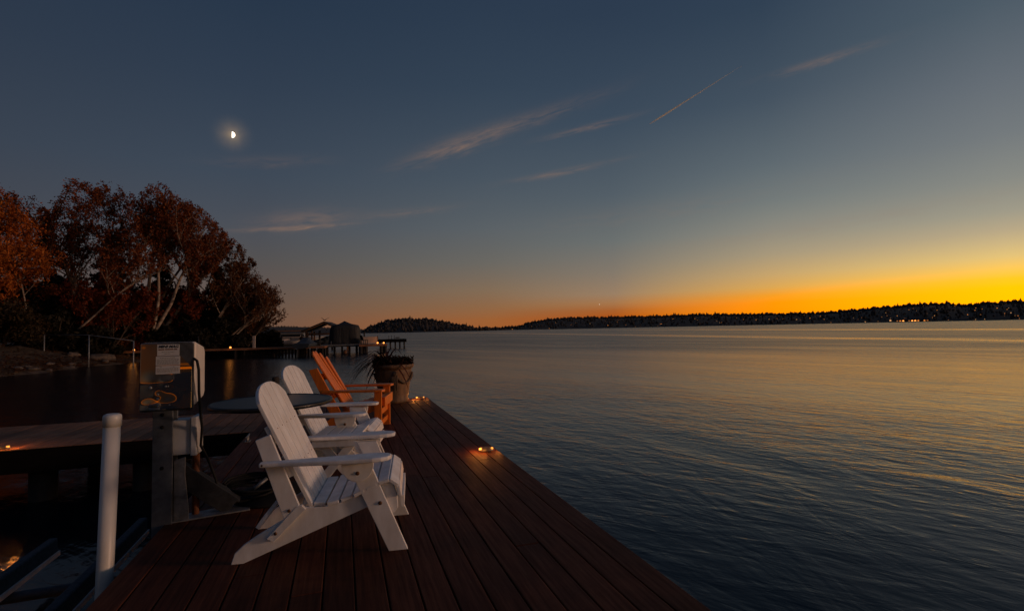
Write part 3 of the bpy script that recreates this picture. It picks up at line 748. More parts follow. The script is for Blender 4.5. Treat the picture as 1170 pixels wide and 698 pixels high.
# ------------------------------------------------------------------ boat lift control post with cabinet
lift = thing('boat_lift_control', 'galvanised post carrying a stainless boat lift control cabinet at the dock edge', 'lift control', (-1.10, 3.86, 0))
mb = MB()      # I-section post, clamped outside the deck edge
mb.box((-.050, -.012, -1.6), (.062, .004, .79)); mb.box((-.050, .090, -1.6), (.062, .104, .79)); mb.box((-.050, .004, -1.6), (-.036, .090, .79))
post = mb.build('post', 'postgalv', lift, .003)
for z in (.62, .70, .36): MB().sphere((.004, -.014, z), .012, 10, 6, (1, .5, 1)).build('bolt', 'black', post)
MB().prism([(.064, .012), (.150, .012), (.148, .10), (.128, .30), (.130, .415), (.064, .395)], 'y', .012, .022).build('bracket_plate', 'galv', lift, .002)
mb = MB(); mb.prism([(.034, -.012), (.50, .075), (.47, .26), (.034, .11)], 'z', .002, .012); mb.build('base_plate', 'galv', lift, .002)
mb = MB()
mb.beam((.045, .03, .345), (.385, .10, .035), .012, .125, (.55, 0, .8)); mb.beam((.075, .085, .375), (.425, .150, .065), .10, .012, (.55, 0, .8))
mb.build('brace', 'channel', lift, .002)
# junction box
jb = MB().box((.046, .03, .425), (.150, .17, .650)).build('junction_box', 'plastic', lift, .006)
MB().box((.152, .018, .415), (.192, .185, .668)).build('box_cover', 'plastic', jb, .008)
# cabinet: cream shell, dented stainless face
SX = .052
cab = MB().prism([(-.118, .742), (.158, .742), (.165, .76), (.165, 1.15), (.155, 1.165), (-.110, 1.165), (-.120, 1.15), (-.122, .76)], 'y', -.18, -.165).build('cabinet_face_frame', 'galvdark', lift, .004, (SX, 0, 0))
sh = MB(); sh.prism([(-.164, .765), (.045, .80), (.075, .83), (.075, 1.10), (.045, 1.13), (-.164, 1.168)], 'x', -.115, .172)
shell = sh.build('cabinet_shell', 'cover', lift, .012, (SX, 0, 0), 3)
fc = MB().box((-.117, -.012, 0), (.157, 0, .408)).build('face_panel', 'steel', lift, .003, (SX, -.181, .752))
fc.rotation_euler = (rad(-1.7), 0, rad(2))
# printed labels on the face (slightly proud of it)
for (x0, x1, z0, z1) in [(-.030, .088, .330, .400), (-.036, .092, .272, .327), (-.036, .092, .218, .269)]:
    MB().box((x0, -.0155, z0), (x1, -.0135, z1)).build('sign_label', 'label', fc, .002)
MB().box((-.008, -.0155, .180), (.062, -.0130, .213)).build('serial_plate', 'galvdark', fc, .001)
def lettering(txt, size, loc, mat, parent, shear=0., offset=0., align='CENTER', sx=1.):
    cu = bpy.data.curves.new('lettering', 'FONT'); cu.body = txt; cu.size = size; cu.shear = shear; cu.offset = offset; cu.align_x = align; cu.extrude = .0004
    o = bpy.data.objects.new('lettering_curve', cu); COL.objects.link(o)
    bpy.context.view_layer.update()
    me = bpy.data.meshes.new_from_object(o.evaluated_get(bpy.context.evaluated_depsgraph_get()))
    bpy.data.objects.remove(o); me.materials.clear(); me.materials.append(MT[mat])
    t = bpy.data.objects.new('lettering', me); COL.objects.link(t); t.parent = parent; t.location = loc; t.rotation_euler = (rad(90), 0, 0); t.scale = (sx, 1, 1)
    return t
lettering('MINI MAG', .0235, (.029, -.0162, .379), 'ink', fc, .3, .0009, sx=1.0)
mb = MB()
for (x0, x1) in [(-.024, .008), (.012, .056), (.060, .076)]: mb.box((x0, -.0162, .3655), (x1, -.0157, .3725))
mb.build('print_line', 'inkred', fc)
mb = MB(); rnd = random.Random(4)
def greek(x0, x1, z, h=.0032):
    x = x0
    while x < x1 - .004:
        w_ = rnd.uniform(.005, .016); mb.box((x, -.0162, z), (min(x + w_, x1), -.0157, z + h)); x += w_ + .003
greek(-.006, .062, .352); greek(.010, .044, .341)
greek(-.015, .07, .316, .004)
for z in (.306, .299, .292, .285, .278): greek(-.029, .085, z)
greek(-.012, .00, .259, .004); greek(.055, .07, .259, .004)
for z in (.250, .243, .236, .229): greek(-.029, .083 if z > .23 else .05, z)
mb.build('fine_print', 'greyink', fc)
mb = MB()
for (x, z, r) in [(-.062, .138, .010), (.018, .142, .007), (.030, .142, .006), (-.022, .095, .007), (-.024, .067, .008), (-.020, .024, .008), (.040, .028, .006), (-.078, .024, .006)]:
    MB().sphere((x, -.014, z), r, 12, 7, (1, .6, 1)).build('rivet', 'galv', fc)
mb = MB(); mb.tube([(.217, -.175, 1.06), (.237, -.185, 1.045), (.248, -.19, .99), (.246, -.17, .85), (.238, -.10, .72), (.226, .0, .60), (.215, .02, .48), (.25, .08, .36), (.285, .12, .22), (.30, .15, .10), (.35, .17, .03)], .0085, 8)
mb.tube([(.18, .10, 1.13), (.175, .10, 1.20)], .006, 6)
mb.build('power_cable', 'black', lift)
MB().tube([(.165, .12, -.25), (.165, .12, .41)], .022, 12).build('conduit', 'rustpipe', lift)
# cable coil lying on the deck
rnd = random.Random(21)
cc = thing('cable_coil', 'tangle of black cables and a metal plug lying on the deck by the lift post', 'cable', (-.66, 4.12, 0))
mb = MB()
for k in range(7):
    r = .07 + .025 * k % .09 + .05; ph = rnd.uniform(0, 6); tx = rnd.uniform(-.5, .5)
    mb.tube([(.0 + (r + .03) * math.cos(ph + i * .5) + .02 * k - .05, .02 + r * .75 * math.sin(ph + i * .5), .03 + .012 * k + .035 * (1 + math.sin(ph + i * .5 + tx))) for i in range(13)], .0085, 7)
for (x, y) in [(.5, -.02), (.42, .28)]:
    mb.tube([(.05, .05, .05), (.18, .08, .06), (.32, .06, .03), (x, y, .012)], .0085, 7)
mb.build('cable', 'black', cc)
MB().tube([(.06, -.02, .10), (.14, .02, .155)], [.012, .014], 10).build('plug', 'galv', cc)

# ------------------------------------------------------------------ boat lift cradle and guide pole
cr = thing('boat_lift_cradle', 'dark boat lift cradle with two carpeted bunk beams in the water left of the dock', 'boat lift', (-1.85, 3.5, 0))
def bunk(x, y0, y1, z0, z1, w, t):
    b_ = MB().beam((x, y0, z0), (x, y1, z1), w, t).build('bunk_beam', 'bunk', cr, .012)
    MB().beam((x + w * .5 + .008, y0, z0 - t * .30), (x + w * .5 + .008, y1, z1 - t * .30), .012, .034).build('steel_edge', 'pvc', b_)
MT['bunk'] = pmat('dark_bunk_carpet', (0.060, 0.072, 0.085), (0.030, 0.037, 0.043), 40, 0.95, bump=0.8)
bunk(-.26, -2.2, 1.42, -.40, -.40, .06, .15)
bunk(.32, -2.2, 1.44, -.40, -.33, .06, .15)
for y in (-1.2, .85): MB().tube([(-1.6, y, -.52), (.6, y, -.50)], .035, 10).build('cross_tube', 'galvdark', cr)
gp = thing('guide_pole', 'white capped plastic guide pole standing at the left edge of the dock', 'pole', (-1.206, 3.3, 0))
a_, b_ = Vector((-.02, 0, -1.3)), Vector((.036, 0, .775))
MB().tube([a_, b_], .0385, 24).build('pipe', 'pvc', gp)
dq = (b_ - a_).normalized()
MB().tube([b_ - dq * .048, b_ + dq * .002, b_ + dq * .012, b_ + dq * .018], [.0428, .0424, .039, .028], 24).build('cap', 'pvc', gp)

# ================================================================== FAR PIERS AND BOATS
pier = thing('wooden_pier', 'long low wooden pier with upright boards running out from the wooded bank', 'pier', (-8.4, 46, WZ))
pier.rotation_euler = (0, 0, rad(-6))
MB().box((-8.5, -.8, .64), (7.2, .8, .78)).build('deck', 'walk', pier)
for i in range(26):
    x = 1.0 + i * .245; MB().box((x, -.84, -.5 + .02 * (i % 3)), (x + .13, -.78, .62)).build('skirt_board', 'deck_side', pier)
for x in (-7, -4.5, -2, .5, 3, 5.4, 7.0):
    MB().tube([(x, -.6, -2), (x, -.6, .62)], .13, 8).build('pile', 'pile', pier); MB().tube([(x, .65, -2), (x, .65, .62)], .13, 8).build('pile', 'pile', pier)
MB().box((1.75, -.70, .78), (1.93, -.54, 1.75)).build('end_post', 'canvas', pier)
def pier_lamp(label, loc, e=8.):
    r = thing('pier_lamp', label, 'lamp', loc, 0, 'small amber lamps on the far piers')
    MB().lathe([(.05, 0), (.05, .04)], 10).build('stem', 'galvdark', r)
    MB().sphere((0, 0, .075), .075, 12, 8).build('bulb', 'lensfar', r)
    l = bpy.data.lights.new('pier_lamp_light', 'POINT'); l.energy = e * .25; l.color = (1, .34, .06); l.shadow_soft_size = .2
    o = bpy.data.objects.new('lamp', l); COL.objects.link(o); o.parent = r; o.location = (0, -.20, .18)
    return r
pier_lamp('amber lamp where the long pier leaves the bank, left of the cabinet', (-15.05, 46.1, WZ + .79), 10)
pier_lamp('amber lamp midway along the long pier, under the birches', (-8.35, 45.35, WZ + .79), 8)
pier_lamp('brighter amber lamp on the small pier beside the screen', (3.13, 48.1, WZ + .785), 14)
pier_lamp('lower amber lamp at the right end of the small pier', (3.60, 47.1, WZ + .785), 6)

p2 = thing('wooden_pier', 'second pier farther out carrying covered boats behind the long pier', 'pier', (-4, 62, WZ))
MB().box((-6, -.9, .95), (5.0, .9, 1.12)).build('deck', 'walk', p2)
for x in (-5, -3, -1, 1, 3, 4.8): MB().tube([(x, -.7, -2), (x, -.7, .95)], .12, 8).build('pile', 'pile', p2)
MB().box((-6, .75, 1.45), (5, .82, 1.52)).build('rail', 'canvas', p2); MB().box((-6, -.95, .98), (5, -.91, 1.10)).build('edge_board', 'canvas', p2)
for x in (-5.5, -3.5, -1.5, .5, 2.5, 4.6): MB().box((x, .75, 1.12), (x + .08, .82, 1.45)).build('rail_post', 'deck_side', p2)

def boat_hull(root, L, Wd, H, mat='hull', n=10):
    vs = []; fs = []
    for i in range(n + 1):
        t = i / n; x = -L / 2 + L * t
        w_ = Wd / 2 * (1 - max(0, (t - .55) / .45) ** 2.2); sh_ = H * (1 + .25 * t * t); ke = .15 * H + .55 * H * max(0, (t - .7) / .3) ** 2
        vs += [(x, -w_, sh_), (x, -w_ * .82, ke + .25 * H), (x, 0, ke), (x, w_ * .82, ke + .25 * H), (x, w_, sh_)]
    for i in range(n):
        for j in range(4): fs.append((i * 5 + j, (i + 1) * 5 + j, (i + 1) * 5 + j + 1, i * 5 + j + 1))
        fs.append((i * 5 + 4, (i + 1) * 5 + 4, (i + 1) * 5, i * 5))
    fs.append((0, 1, 2, 3, 4))
    return MB().add(vs, fs).build('hull', mat, root)
def cover_mesh(L, Wd, H0, H1, n=12, peak=.5):
    vs = []; fs = []
    for i in range(n + 1):
        t = i / n; x = -L / 2 + L * t; w_ = Wd / 2 * (1 - max(0, (t - .6) / .4) ** 2.2 * .9)
        h = H0 + (H1 - H0) * math.exp(-((t - peak) / .25) ** 2)
        vs += [(x, -w_ * 1.03, H0 - .15), (x, -w_, H0), (x, -w_ * .35, h), (x, w_ * .35, h), (x, w_, H0), (x, w_ * 1.03, H0 - .15)]
    for i in range(n):
        for j in range(5): fs.append((i * 6 + j, (i + 1) * 6 + j, (i + 1) * 6 + j + 1, i * 6 + j + 1))
    fs += [(0, 1, 2, 3, 4, 5)[::-1], tuple(n * 6 + k for k in range(6))]
    return MB().add(vs, fs)
b1 = thing('runabout_boat', 'covered runabout moored low behind the long pier', 'boat', (-6.4, 56, WZ), rad(4))
boat_hull(b1, 5.2, 2.0, .95); cover_mesh(5.1, 1.95, .98, 1.5, peak=.4).build('cover', 'canvas', b1)
for (bx, by, brz, mt_, lb) in [(-4.3, 57.2, 8, 'hull', 'open white runabout with a windscreen between the two long piers'), (-7.4, 59.5, -4, 'canvas', 'small pale covered skiff farthest left behind the long pier')]:
    bo = thing('runabout_boat', lb, 'boat', (bx, by, WZ + .35), rad(brz))
    boat_hull(bo, 4.4, 1.7, .8, mt_)
    if mt_ == 'hull': MB().prism([(.1, .85), (.7, .85), (.3, 1.35)], 'y', -.6, .6).build('windscreen', 'glass', bo)
    else: cover_mesh(4.3, 1.66, .82, 1.25).build('cover', 'canvas', bo)
for (mx, my, mh) in [(-6.6, 60.6, 2.3), (-3.4, 58.6, 2.0), (-5.6, 54.8, 1.7), (-2.0, 52.5, 2.1)]:
    tag(MB().tube([(0, 0, -2), (0, 0, mh)], .09, 8).build('mooring_pile', 'bark', None, 0, (mx, my, WZ)), 'slim dark mooring pile standing among the boats behind the long pier', 'pile', 'mooring piles among the far boats')
b2 = thing('cabin_boat', 'white cabin boat with flat hard top beside the second pier', 'boat', (-5.0, 66, WZ - .1), rad(-5))
boat_hull(b2, 6.5, 2.4, 1.25)
MB().prism([(-2, 1.25), (1.2, 1.25), (.7, 2.05), (-1.8, 2.05)], 'y', -.95, .95).build('cabin', 'hull', b2, .03)
MB().box((-2.3, -1.1, 2.25), (1.2, 1.1, 2.36)).build('hard_top', 'cedar', b2, .03)
for x in (-2.1, 1.0):
    for y in (-1, 1): MB().box((x, y - .03, 1.3), (x + .06, y + .03, 2.25)).build('top_post', 'galv', b2)
MB().box((-1.6, -.975, 1.55), (.7, -.955, 1.9)).build('window', 'glass', b2)
b3 = thing('runabout_boat', 'small boat under a dark blue cover on a lift left of the boathouse', 'boat', (-2.75, 45.9, WZ + .55), rad(80))
boat_hull(b3, 4.2, 1.35, .45, 'bluetarp'); cover_mesh(4.1, 1.33, .48, .95, peak=.45).build('cover', 'bluetarp', b3)
jl = thing('boat_lift', 'low steel lift frame under the blue covered boat', 'boat lift', (-2.75, 45.9, WZ))
for x in (-.62, .62):
    MB().box((x - .04, -1.4, .56), (x + .04, 1.4, .64)).build('bunk_beam', 'galvdark', jl)
    for y in (-1.3, 1.3): MB().box((x - .05, y - .05, -1.5), (x + .05, y + .05, .56)).build('leg', 'galvdark', jl)

# open boathouse with a gabled roof
bh = thing('boathouse', 'open boathouse with a low gabled roof on cedar posts', 'boathouse', (-1.3, 54, WZ), rad(-8))
for s_ in (-1, 1):
    MB().prism([(0, 2.86), (s_ * 2.05, 2.02), (s_ * 2.05, 2.12), (0, 2.98)][::s_], 'y', -2.2, 2.2).build('roof', 'shingle', bh)
    MB().prism([(s_ * .02, 2.76), (s_ * 2.0, 1.93), (s_ * 2.0, 2.01), (s_ * .02, 2.85)][::s_], 'y', -2.17, -2.07).build('barge_board', 'cedar', bh)
MB().box((-1.7, -2.0, 1.66), (1.7, -1.84, 1.86)).build('tie_beam', 'cedar', bh)
for x in (-1.7, -1.2, 1.55):
    for y in (-2.0, 1.9): MB().box((x, y, -1.5), (x + .14, y + .14, 2.05)).build('post', 'cedar', bh)
b4 = thing('runabout_boat', 'dark covered runabout hanging under the boathouse roof', 'boat', (-1.0, 53.6, WZ + .6), rad(20))
boat_hull(b4, 4.0, 1.8, .5, 'bluetarp'); cover_mesh(3.9, 1.75, .55, 1.0).build('cover', 'bluetarp', b4)

# big boat shrouded in a grey tarp on a lift
tl = thing('boat_lift', 'wide lift platform on dark piles under the big shrouded boat', 'boat lift', (.35, 50, WZ))
MB().box((-2.0, -1.5, .58), (1.95, 1.5, .82)).build('platform', 'galvdark', tl, .02)
MB().box((-2.1, -1.56, .70), (2.1, -1.51, .80)).build('edge_channel', 'galv', tl)
for x in (-1.6, -.95, -.3, .35, 1.0, 1.6):
    MB().tube([(x, -1.2, -2), (x, -1.2, .58)], .085, 8).build('pile', 'pile', tl); MB().tube([(x, 1.2, -2), (x, 1.2, .58)], .085, 8).build('pile', 'pile', tl)
MB().sphere((-.05, -1.35, .12), .16, 10, 6, (1, 1, 1.3)).build('float', 'cedar', tl)
tbt = thing('shrouded_boat', 'tall boat wrapped in a dark grey tarp with a pointed top', 'boat', (.32, 50, WZ + .82))
nx, nz = 40, 14; vs = []; fs = []
rnd = random.Random(2)
ph = [rnd.uniform(0, 6) for _ in range(8)]
for j in range(nz + 1):
    t = j / nz; z = 1.78 * t
    for i in range(nx):
        a = 2 * math.pi * i / nx; ca, sa = math.cos(a), math.sin(a)
        e = 5.0; k = (abs(ca) ** e + abs(sa) ** e) ** (-1 / e)
        fold = 1 + .020 * math.sin(a * 11 + ph[0] + 2 * t) * (1 - t * .5) + .012 * math.sin(a * 23 + ph[1])
        q = 1 - .10 * t - .07 * max(0, t - .8) / .2
        vs.append((1.42 * k * ca * q * fold, 1.15 * k * sa * q * fold, z - (.10 * max(0, t - .85) / .15 * (abs(ca) ** 2))))
for j in range(nz):
    for i in range(nx): fs.append((j * nx + i, j * nx + (i + 1) % nx, (j + 1) * nx + (i + 1) % nx, (j + 1) * nx + i))
o_ = len(vs); base_ = nz * nx
for i in range(nx):
    v = vs[base_ + i]; vs.append((v[0] * .45, v[1] * .45, 1.86))
vs.append((-.05, 0, 2.13))
for i in range(nx):
    fs.append((base_ + i, base_ + (i + 1) % nx, o_ + (i + 1) % nx, o_ + i)); fs.append((o_ + i, o_ + (i + 1) % nx, len(vs) - 1))
MB().add(vs, fs, True).build('tarp', 'tarp', tbt)
MB().box((-1.25, -1.02, -.02), (1.25, 1.02, .28)).build('hull', 'hull', tbt)
MB().tube([(1.75, .2, -.25), (1.72, .2, 1.0)], .07, 8).build('guide_post', 'pile', tbt)

# small pier with a screen, lamps and chairs; swim platform behind
sp_ = thing('wooden_pier', 'small square pier with a pale screen, right of the shrouded boat', 'pier', (2.62, 47.6, WZ))
MB().box((-1.15, -.9, .60), (1.25, 1.2, .78)).build('deck', 'walk', sp_)
for x in (-1.0, -.55, .75, 1.1): MB().tube([(x, -.75, -2), (x, -.75, .60)], .14, 8).build('pile', 'pile', sp_)
for x in (-1.0, 1.1): MB().tube([(x, 1.0, -2), (x, 1.0, .60)], .14, 8).build('pile', 'pile', sp_)
scn = thing('privacy_screen', 'pale beige fabric screen standing on the small pier', 'screen', (2.42, 48.55, WZ + .78))
MB().box((-.72, -.02, .06), (.75, .02, .66)).build('fabric', 'canvas', scn)
for x in (-.76, .76): MB().box((x - .03, -.03, 0), (x + .03, .03, .72)).build('post', 'pile', scn)
pc = thing('patio_chair', 'small dark patio chair in front of the pale screen', 'chair', (1.98, 47.9, WZ + .78), rad(25))
MB().box((-.22, -.22, .34), (.22, .22, .39)).build('seat', 'black', pc)
MB().beam((-.2, 0, .38), (-.36, 0, .80), .42, .04, (1, 0, .3)).build('backrest', 'black', pc)
for x in (-.19, .19):
    for y in (-.19, .19): MB().box((x - .02, y - .02, 0), (x + .02, y + .02, .34)).build('leg', 'black', pc)
sw = thing('swim_platform', 'dark swim platform on piles at the end of the far piers', 'platform', (5.45, 60, WZ))
MB().box((-1.6, -1, .66), (1.6, 1, 1.02)).build('deck', 'deck_side', sw)
for x in (-1.3, -.8, -.2, .35, .85, 1.35): MB().tube([(x + .05, -.8, -2), (x, -.8, .78)], .09, 8).build('pile', 'pile', sw)
for x in (-.25, .05, .38): MB().tube([(x, .5, 1.02), (x, .5, 1.42)], .03, 6).build('ladder_rail', 'galvdark', sw)
MB().box((.50, .2, 1.10), (.95, .6, 1.22)).build('bench', 'pile', sw)

# gull over the boathouse
g = MB(); 
g.tube([(-.02, -.22, 0), (0, -.12, .0), (0, .02, .005), (0, .14, .01), (0, .21, .02)], [.012, .045, .06, .04, .012], 8)
for s_ in (-1, 1):
    pts = [(0, .08, -.06), (.24, .05, .16), (.44, -.02, .27), (.60, -.12, .36)]
    vs = []
    for (x, y, z) in pts:
        wv = .10 * (1 - x * 1.35) + .012
        vs += [(s_ * x, y + wv, z), (s_ * x, y - wv, z), (s_ * x, y - wv, z + .02), (s_ * x, y + wv, z + .02)]
    fs = []
    for i in range(3):
        for j in range(4): fs.append((i * 4 + j, i * 4 + (j + 1) % 4, (i + 1) * 4 + (j + 1) % 4, (i + 1) * 4 + j))
    fs += [(0, 3, 2, 1), (12, 13, 14, 15)]
    g.add(vs, fs)
g.prism([(-.02, -.20), (.02, -.20), (.07, -.33), (-.07, -.33)], 'z', -.004, .008)
g.sphere((0, .22, .03), .035, 8, 6, (1, 1.3, 1)); g.tube([(0, .255, .03), (0, .30, .022)], [.012, .003], 6)
go = g.build('gull', 'gullw', None, 0, (-1.45, 50, 2.42)); go.rotation_euler = (0, 0, rad(35)); go.scale = (.68, .68, .68)
tag(go, 'dark gull with raised wings flying above the boathouse roof', 'bird')

# fence on the bank
fe = thing('shore_fence', 'low pipe fence with slim posts along the left shore', 'fence', (-16, 40.5, WZ))
fpts = [(-2.75, 1.5, 2.15), (.62, -.85, 2.05), (3.35, -1.8, 1.62)]
for (x, y, h) in fpts: MB().tube([(x, y, -.8), (x, y, h)], .042, 8).build('post', 'galv', fe)
mb = MB()
mb.tube([(-2.75, 1.5, 2.13), (.62, -.85, 2.03), (3.35, -1.8, 1.60)], .026, 6)
mb.build('top_rail', 'galv', fe)
mb = MB()
mb.tube([(-2.75, 1.5, .75), (.62, -.85, .55), (3.35, -1.8, .40)], .012, 6)
mb.build('wire', 'galvdark', fe)

# rocks along the shore
rnd = random.Random(31)
def rock(x, y, s, label):
    bm = bmesh.new(); bmesh.ops.create_icosphere(bm, subdivisions=2, radius=s)
    for v in bm.verts:
        k = 1 + .28 * math.sin(v.co.x * 5 / s + x) * math.sin(v.co.y * 4 / s + y) + rnd.uniform(-.08, .08)
        v.co = Vector((v.co.x * k * 1.35, v.co.y * k, v.co.z * k * .55))
    me = bpy.data.meshes.new('shore_rock'); bm.to_mesh(me); bm.free(); me.materials.append(MT['rock'])
    for p_ in me.polygons: p_.use_smooth = True
    o = bpy.data.objects.new('shore_rock', me); COL.objects.link(o); o.location = (x, y, bank_z(x, y) + .1 * s); o.rotation_euler = (0, 0, rnd.uniform(0, 6))
    tag(o, label, 'rock', 'rocks along the shore')
rock(-15.9, 42.6, .62, 'long pale flat rock on the bank between the second and third fence posts')
rock(-17.3, 42.2, .42, 'low pale rock on the bank just left of the second fence post')
for i in range(16):
    y = rnd.uniform(31, 44); rock(shore(y) - rnd.uniform(.1, 1.1), y, rnd.uniform(.10, .24), 'small rounded rock at the edge of the gravel bank')

rnd = random.Random(55); mb = MB()
def litter_leaf(mb, x, y, s):
    z = bank_z(x, y) + .03 + rnd.random() * .03; a = rnd.uniform(0, 6.28); o = len(mb.v); c, d = math.cos(a) * s, math.sin(a) * s; t = rnd.uniform(-.5, .9) * s
    mb.v += [(x - c, y - d, z), (x + d * .6, y - c * .6, z + t * .5), (x + c, y + d, z + t), (x - d * .6, y + c * .6, z + t * .3)]; mb.f.append([o, o + 1, o + 2, o + 3]); mb.sm.append(False)
for i in range(9000):
    y = rnd.uniform(27, 48); d = abs(rnd.gauss(0, 2.2)) + .1
    litter_leaf(mb, shore(y) - d, y, rnd.uniform(.04, .11))
tag(mb.build('leaf_litter', 'lf_brown'), 'fallen brown leaves strewn over the gravel bank', 'leaf litter', None, 'stuff')

# ================================================================== TREES
def make_tree(name, label, x, y, h, stems, leaf, bark, seed, n_leaf, ls=.15, crown0=.3, spread=.34, droop=0., sparse=1.0, tr=.16, group=None):
    """stems: list of (lean_x, lean_y, height fraction, bend)"""
    rnd = random.Random(seed); z0 = max(bank_z(x, y), WZ) - .1
    root = thing(name, label, 'tree', (x, y, z0), 0, group)
    tips = []; mb = MB()
    ENV = [(-26, 12.8), (-21.8, 12.2), (-20.7, 10.6), (-20.2, 13.2), (-18, 14.2), (-15.8, 13.0), (-13.8, 13.7), (-11, 11.8), (-8.9, 9.8), (-7, 7.7), (-5.2, 6.2), (-4.5, 3.8), (-4.0, 1)]
    def tall(q): return q.z + z0 > interp(ENV, (q.x + x) * 47.0 / max(30, y + q.y))* max(30, y + q.y) / 47.0
    def grow(p0, d, L, r, lev, bend):
        n_ = 6 if lev == 0 else 4
        pts = [Vector(p0)]; rs = [r]; dd = Vector(d).normalized()
        for i in range(n_):
            dd = (dd + Vector((rnd.gauss(0, .10), rnd.gauss(0, .10), rnd.gauss(0, .05))) + bend).normalized()
            pts.append(pts[-1] + dd * (L / n_)); rs.append(r * (1 - .80 * (i + 1) / n_) + .006)
        if lev and tall(pts[-1]): return
        if lev == 0:
            while len(pts) > 3 and tall(pts[-1] + Vector((0, 0, .5))): pts.pop(); rs.pop()
            if len(pts) <= n_: rs[-1] = .01
            n_ = len(pts) - 1
        if r > .007: mb.tube(pts, rs, 7 if lev == 0 else (5 if lev == 1 else 4), False)
        if lev >= 2:
            for i in range(1, n_ + 1): tips.append((pts[i], L * .22, dd))
        if lev < 3:
            f0 = crown0 if lev == 0 else .22
            nb_ = {0: 9, 1: 6, 2: 3}[lev]
            for k in range(nb_):
                f = f0 + (1 - f0) * (k + rnd.random()) / nb_
                i = min(int(f * n_), n_ - 1); q = pts[i].lerp(pts[i + 1], f * n_ - i)
                a = rnd.uniform(0, 6.283); upv = rnd.uniform(.15, .75)
                lat = Vector((math.cos(a), math.sin(a), 0))
                nd_ = (dd * .55 + lat * .85 + Vector((0, 0, upv - droop * .5))).normalized()
                ll = L * {0: spread * 1.25, 1: .52, 2: .5}[lev] * rnd.uniform(.65, 1.15) * (1.1 - .45 * f if lev == 0 else 1)
                grow(q, nd_, ll, rs[i] * .52, lev + 1, Vector((0, 0, .07 - droop * .22 * (lev >= 1))))
    for (lx, ly, hf, bd) in stems:
        L = h * hf * math.sqrt(1 + lx * lx + ly * ly) * 1.0
        grow(Vector((rnd.uniform(-.25, .25), rnd.uniform(-.25, .25), 0)) if len(stems) > 1 else (0, 0, 0), (lx, ly, 1), L, tr * rnd.uniform(.75, 1.0), 0, Vector(bd))
    mb.build('trunk', bark, root)
    lf = MB()
    for i in range(int(n_leaf * (2.1 if leaf == 'lf_orange' else 1.55))):
        p_, s_, d_ = tips[rnd.randrange(len(tips))]
        if rnd.random() > sparse: continue
        c = p_ + Vector((rnd.gauss(0, s_ * .75), rnd.gauss(0, s_ * .75), rnd.gauss(0, s_ * .5) - droop * abs(rnd.gauss(0, .5))))
        if c.z < .25 or (tall(c) and rnd.random() < .8): continue
        leafquad(lf, c, ls * .70 * rnd.uniform(.6, 1.2), rnd)
    lf.build('crown', leaf, root)
    return root
def make_shrub(name, label, x, y, h, w, leaf, seed, n_leaf, ls=.14, cat='shrub', group=None):
    rnd = random.Random(seed); z0 = max(bank_z(x, y), WZ + .02) - .1
    root = thing(name, label, cat, (x, y, z0), 0, group)
    mb = MB()
    for k in range(7):
        a = rnd.uniform(0, 6.28); q = Vector((math.cos(a) * w * .35, math.sin(a) * w * .35, h * rnd.uniform(.5, .85)))
        mb.tube([(0, 0, 0), q * .5 + Vector((0, 0, .1)), q], [.05, .035, .012], 5)
    mb.build('stem', 'bark', root)
    lobes = [(Vector((rnd.uniform(-.45, .45) * w, rnd.uniform(-.3, .3) * w, h * rnd.uniform(.18, .78))), rnd.uniform(.22, .36)) for _ in range(16)]
    lf = MB()
    for i in range(n_leaf):
        c, r = lobes[rnd.randrange(len(lobes))]
        d = Vector((rnd.gauss(0, 1), rnd.gauss(0, 1), rnd.gauss(0, 1))).normalized() * (rnd.random() ** .45)
        q = c + Vector((d.x * r * w * .62, d.y * r * w * .62, d.z * r * h * .62)) + Vector((rnd.gauss(0, .06), rnd.gauss(0, .06), rnd.gauss(0, .06)))
        if q.z < 0: continue
        leafquad(lf, q, ls * rnd.uniform(.6, 1.2), rnd)
    lf.build('foliage', leaf, root)
    return root
def make_conifer(label, x, y, h, w, seed, n_leaf=5200, ls=.17):
    rnd = random.Random(seed); z0 = bank_z(x, y) - .1
    root = thing('conifer_tree', label, 'tree', (x, y, z0))
    MB().tube([(0, 0, 0), (0, 0, h * .6), (0, 0, h)], [.2, .1, .02], 7).build('trunk', 'bark', root)
    lf = MB(); nw = 26; wh = []
    for i in range(nw):
        t = (i + rnd.random()) / nw; k = rnd.randint(5, 8)
        for j in range(k): wh.append((t, rnd.uniform(0, 6.28), w * (1 - t) ** .85 * rnd.uniform(.6, 1.1)))
    for i in range(n_leaf):
        t, a, L = wh[rnd.randrange(len(wh))]; f = rnd.random() ** .7
        r = L * f; z = h * (.06 + .94 * t) - r * .32 + rnd.gauss(0, .1)
        leafquad(lf, (r * math.cos(a) + rnd.gauss(0, .12), r * math.sin(a) + rnd.gauss(0, .12), max(z, .1)), ls * rnd.uniform(.6, 1.2), rnd)
    lf.build('crown', 'lf_dark', root)
    return root
BX = (.012, 0, 0)
make_tree('weeping_tree', 'bright orange weeping tree at the left edge of the shore', -23.5, 42.5, 12.4, [(.0, 0, .95, (0, 0, 0)), (.10, 0, .85, (.02, 0, 0)), (-.15, 0, .85, (0, 0, 0))], 'lf_orange', 'bark', 101, 21000, .15, .16, .34, .75)
make_tree('maple_tree', 'tall rust coloured broad tree, the highest of the bank, second from left', -18.6, 47.5, 14.2, [(-.12, 0, 1.0, (0, 0, 0)), (.10, .1, .96, (0, 0, 0)), (.26, 0, .88, (.0, 0, 0)), (-.30, 0, .80, (0, 0, 0))], 'lf_rust', 'bark', 102, 15000, .16, .34, .30)
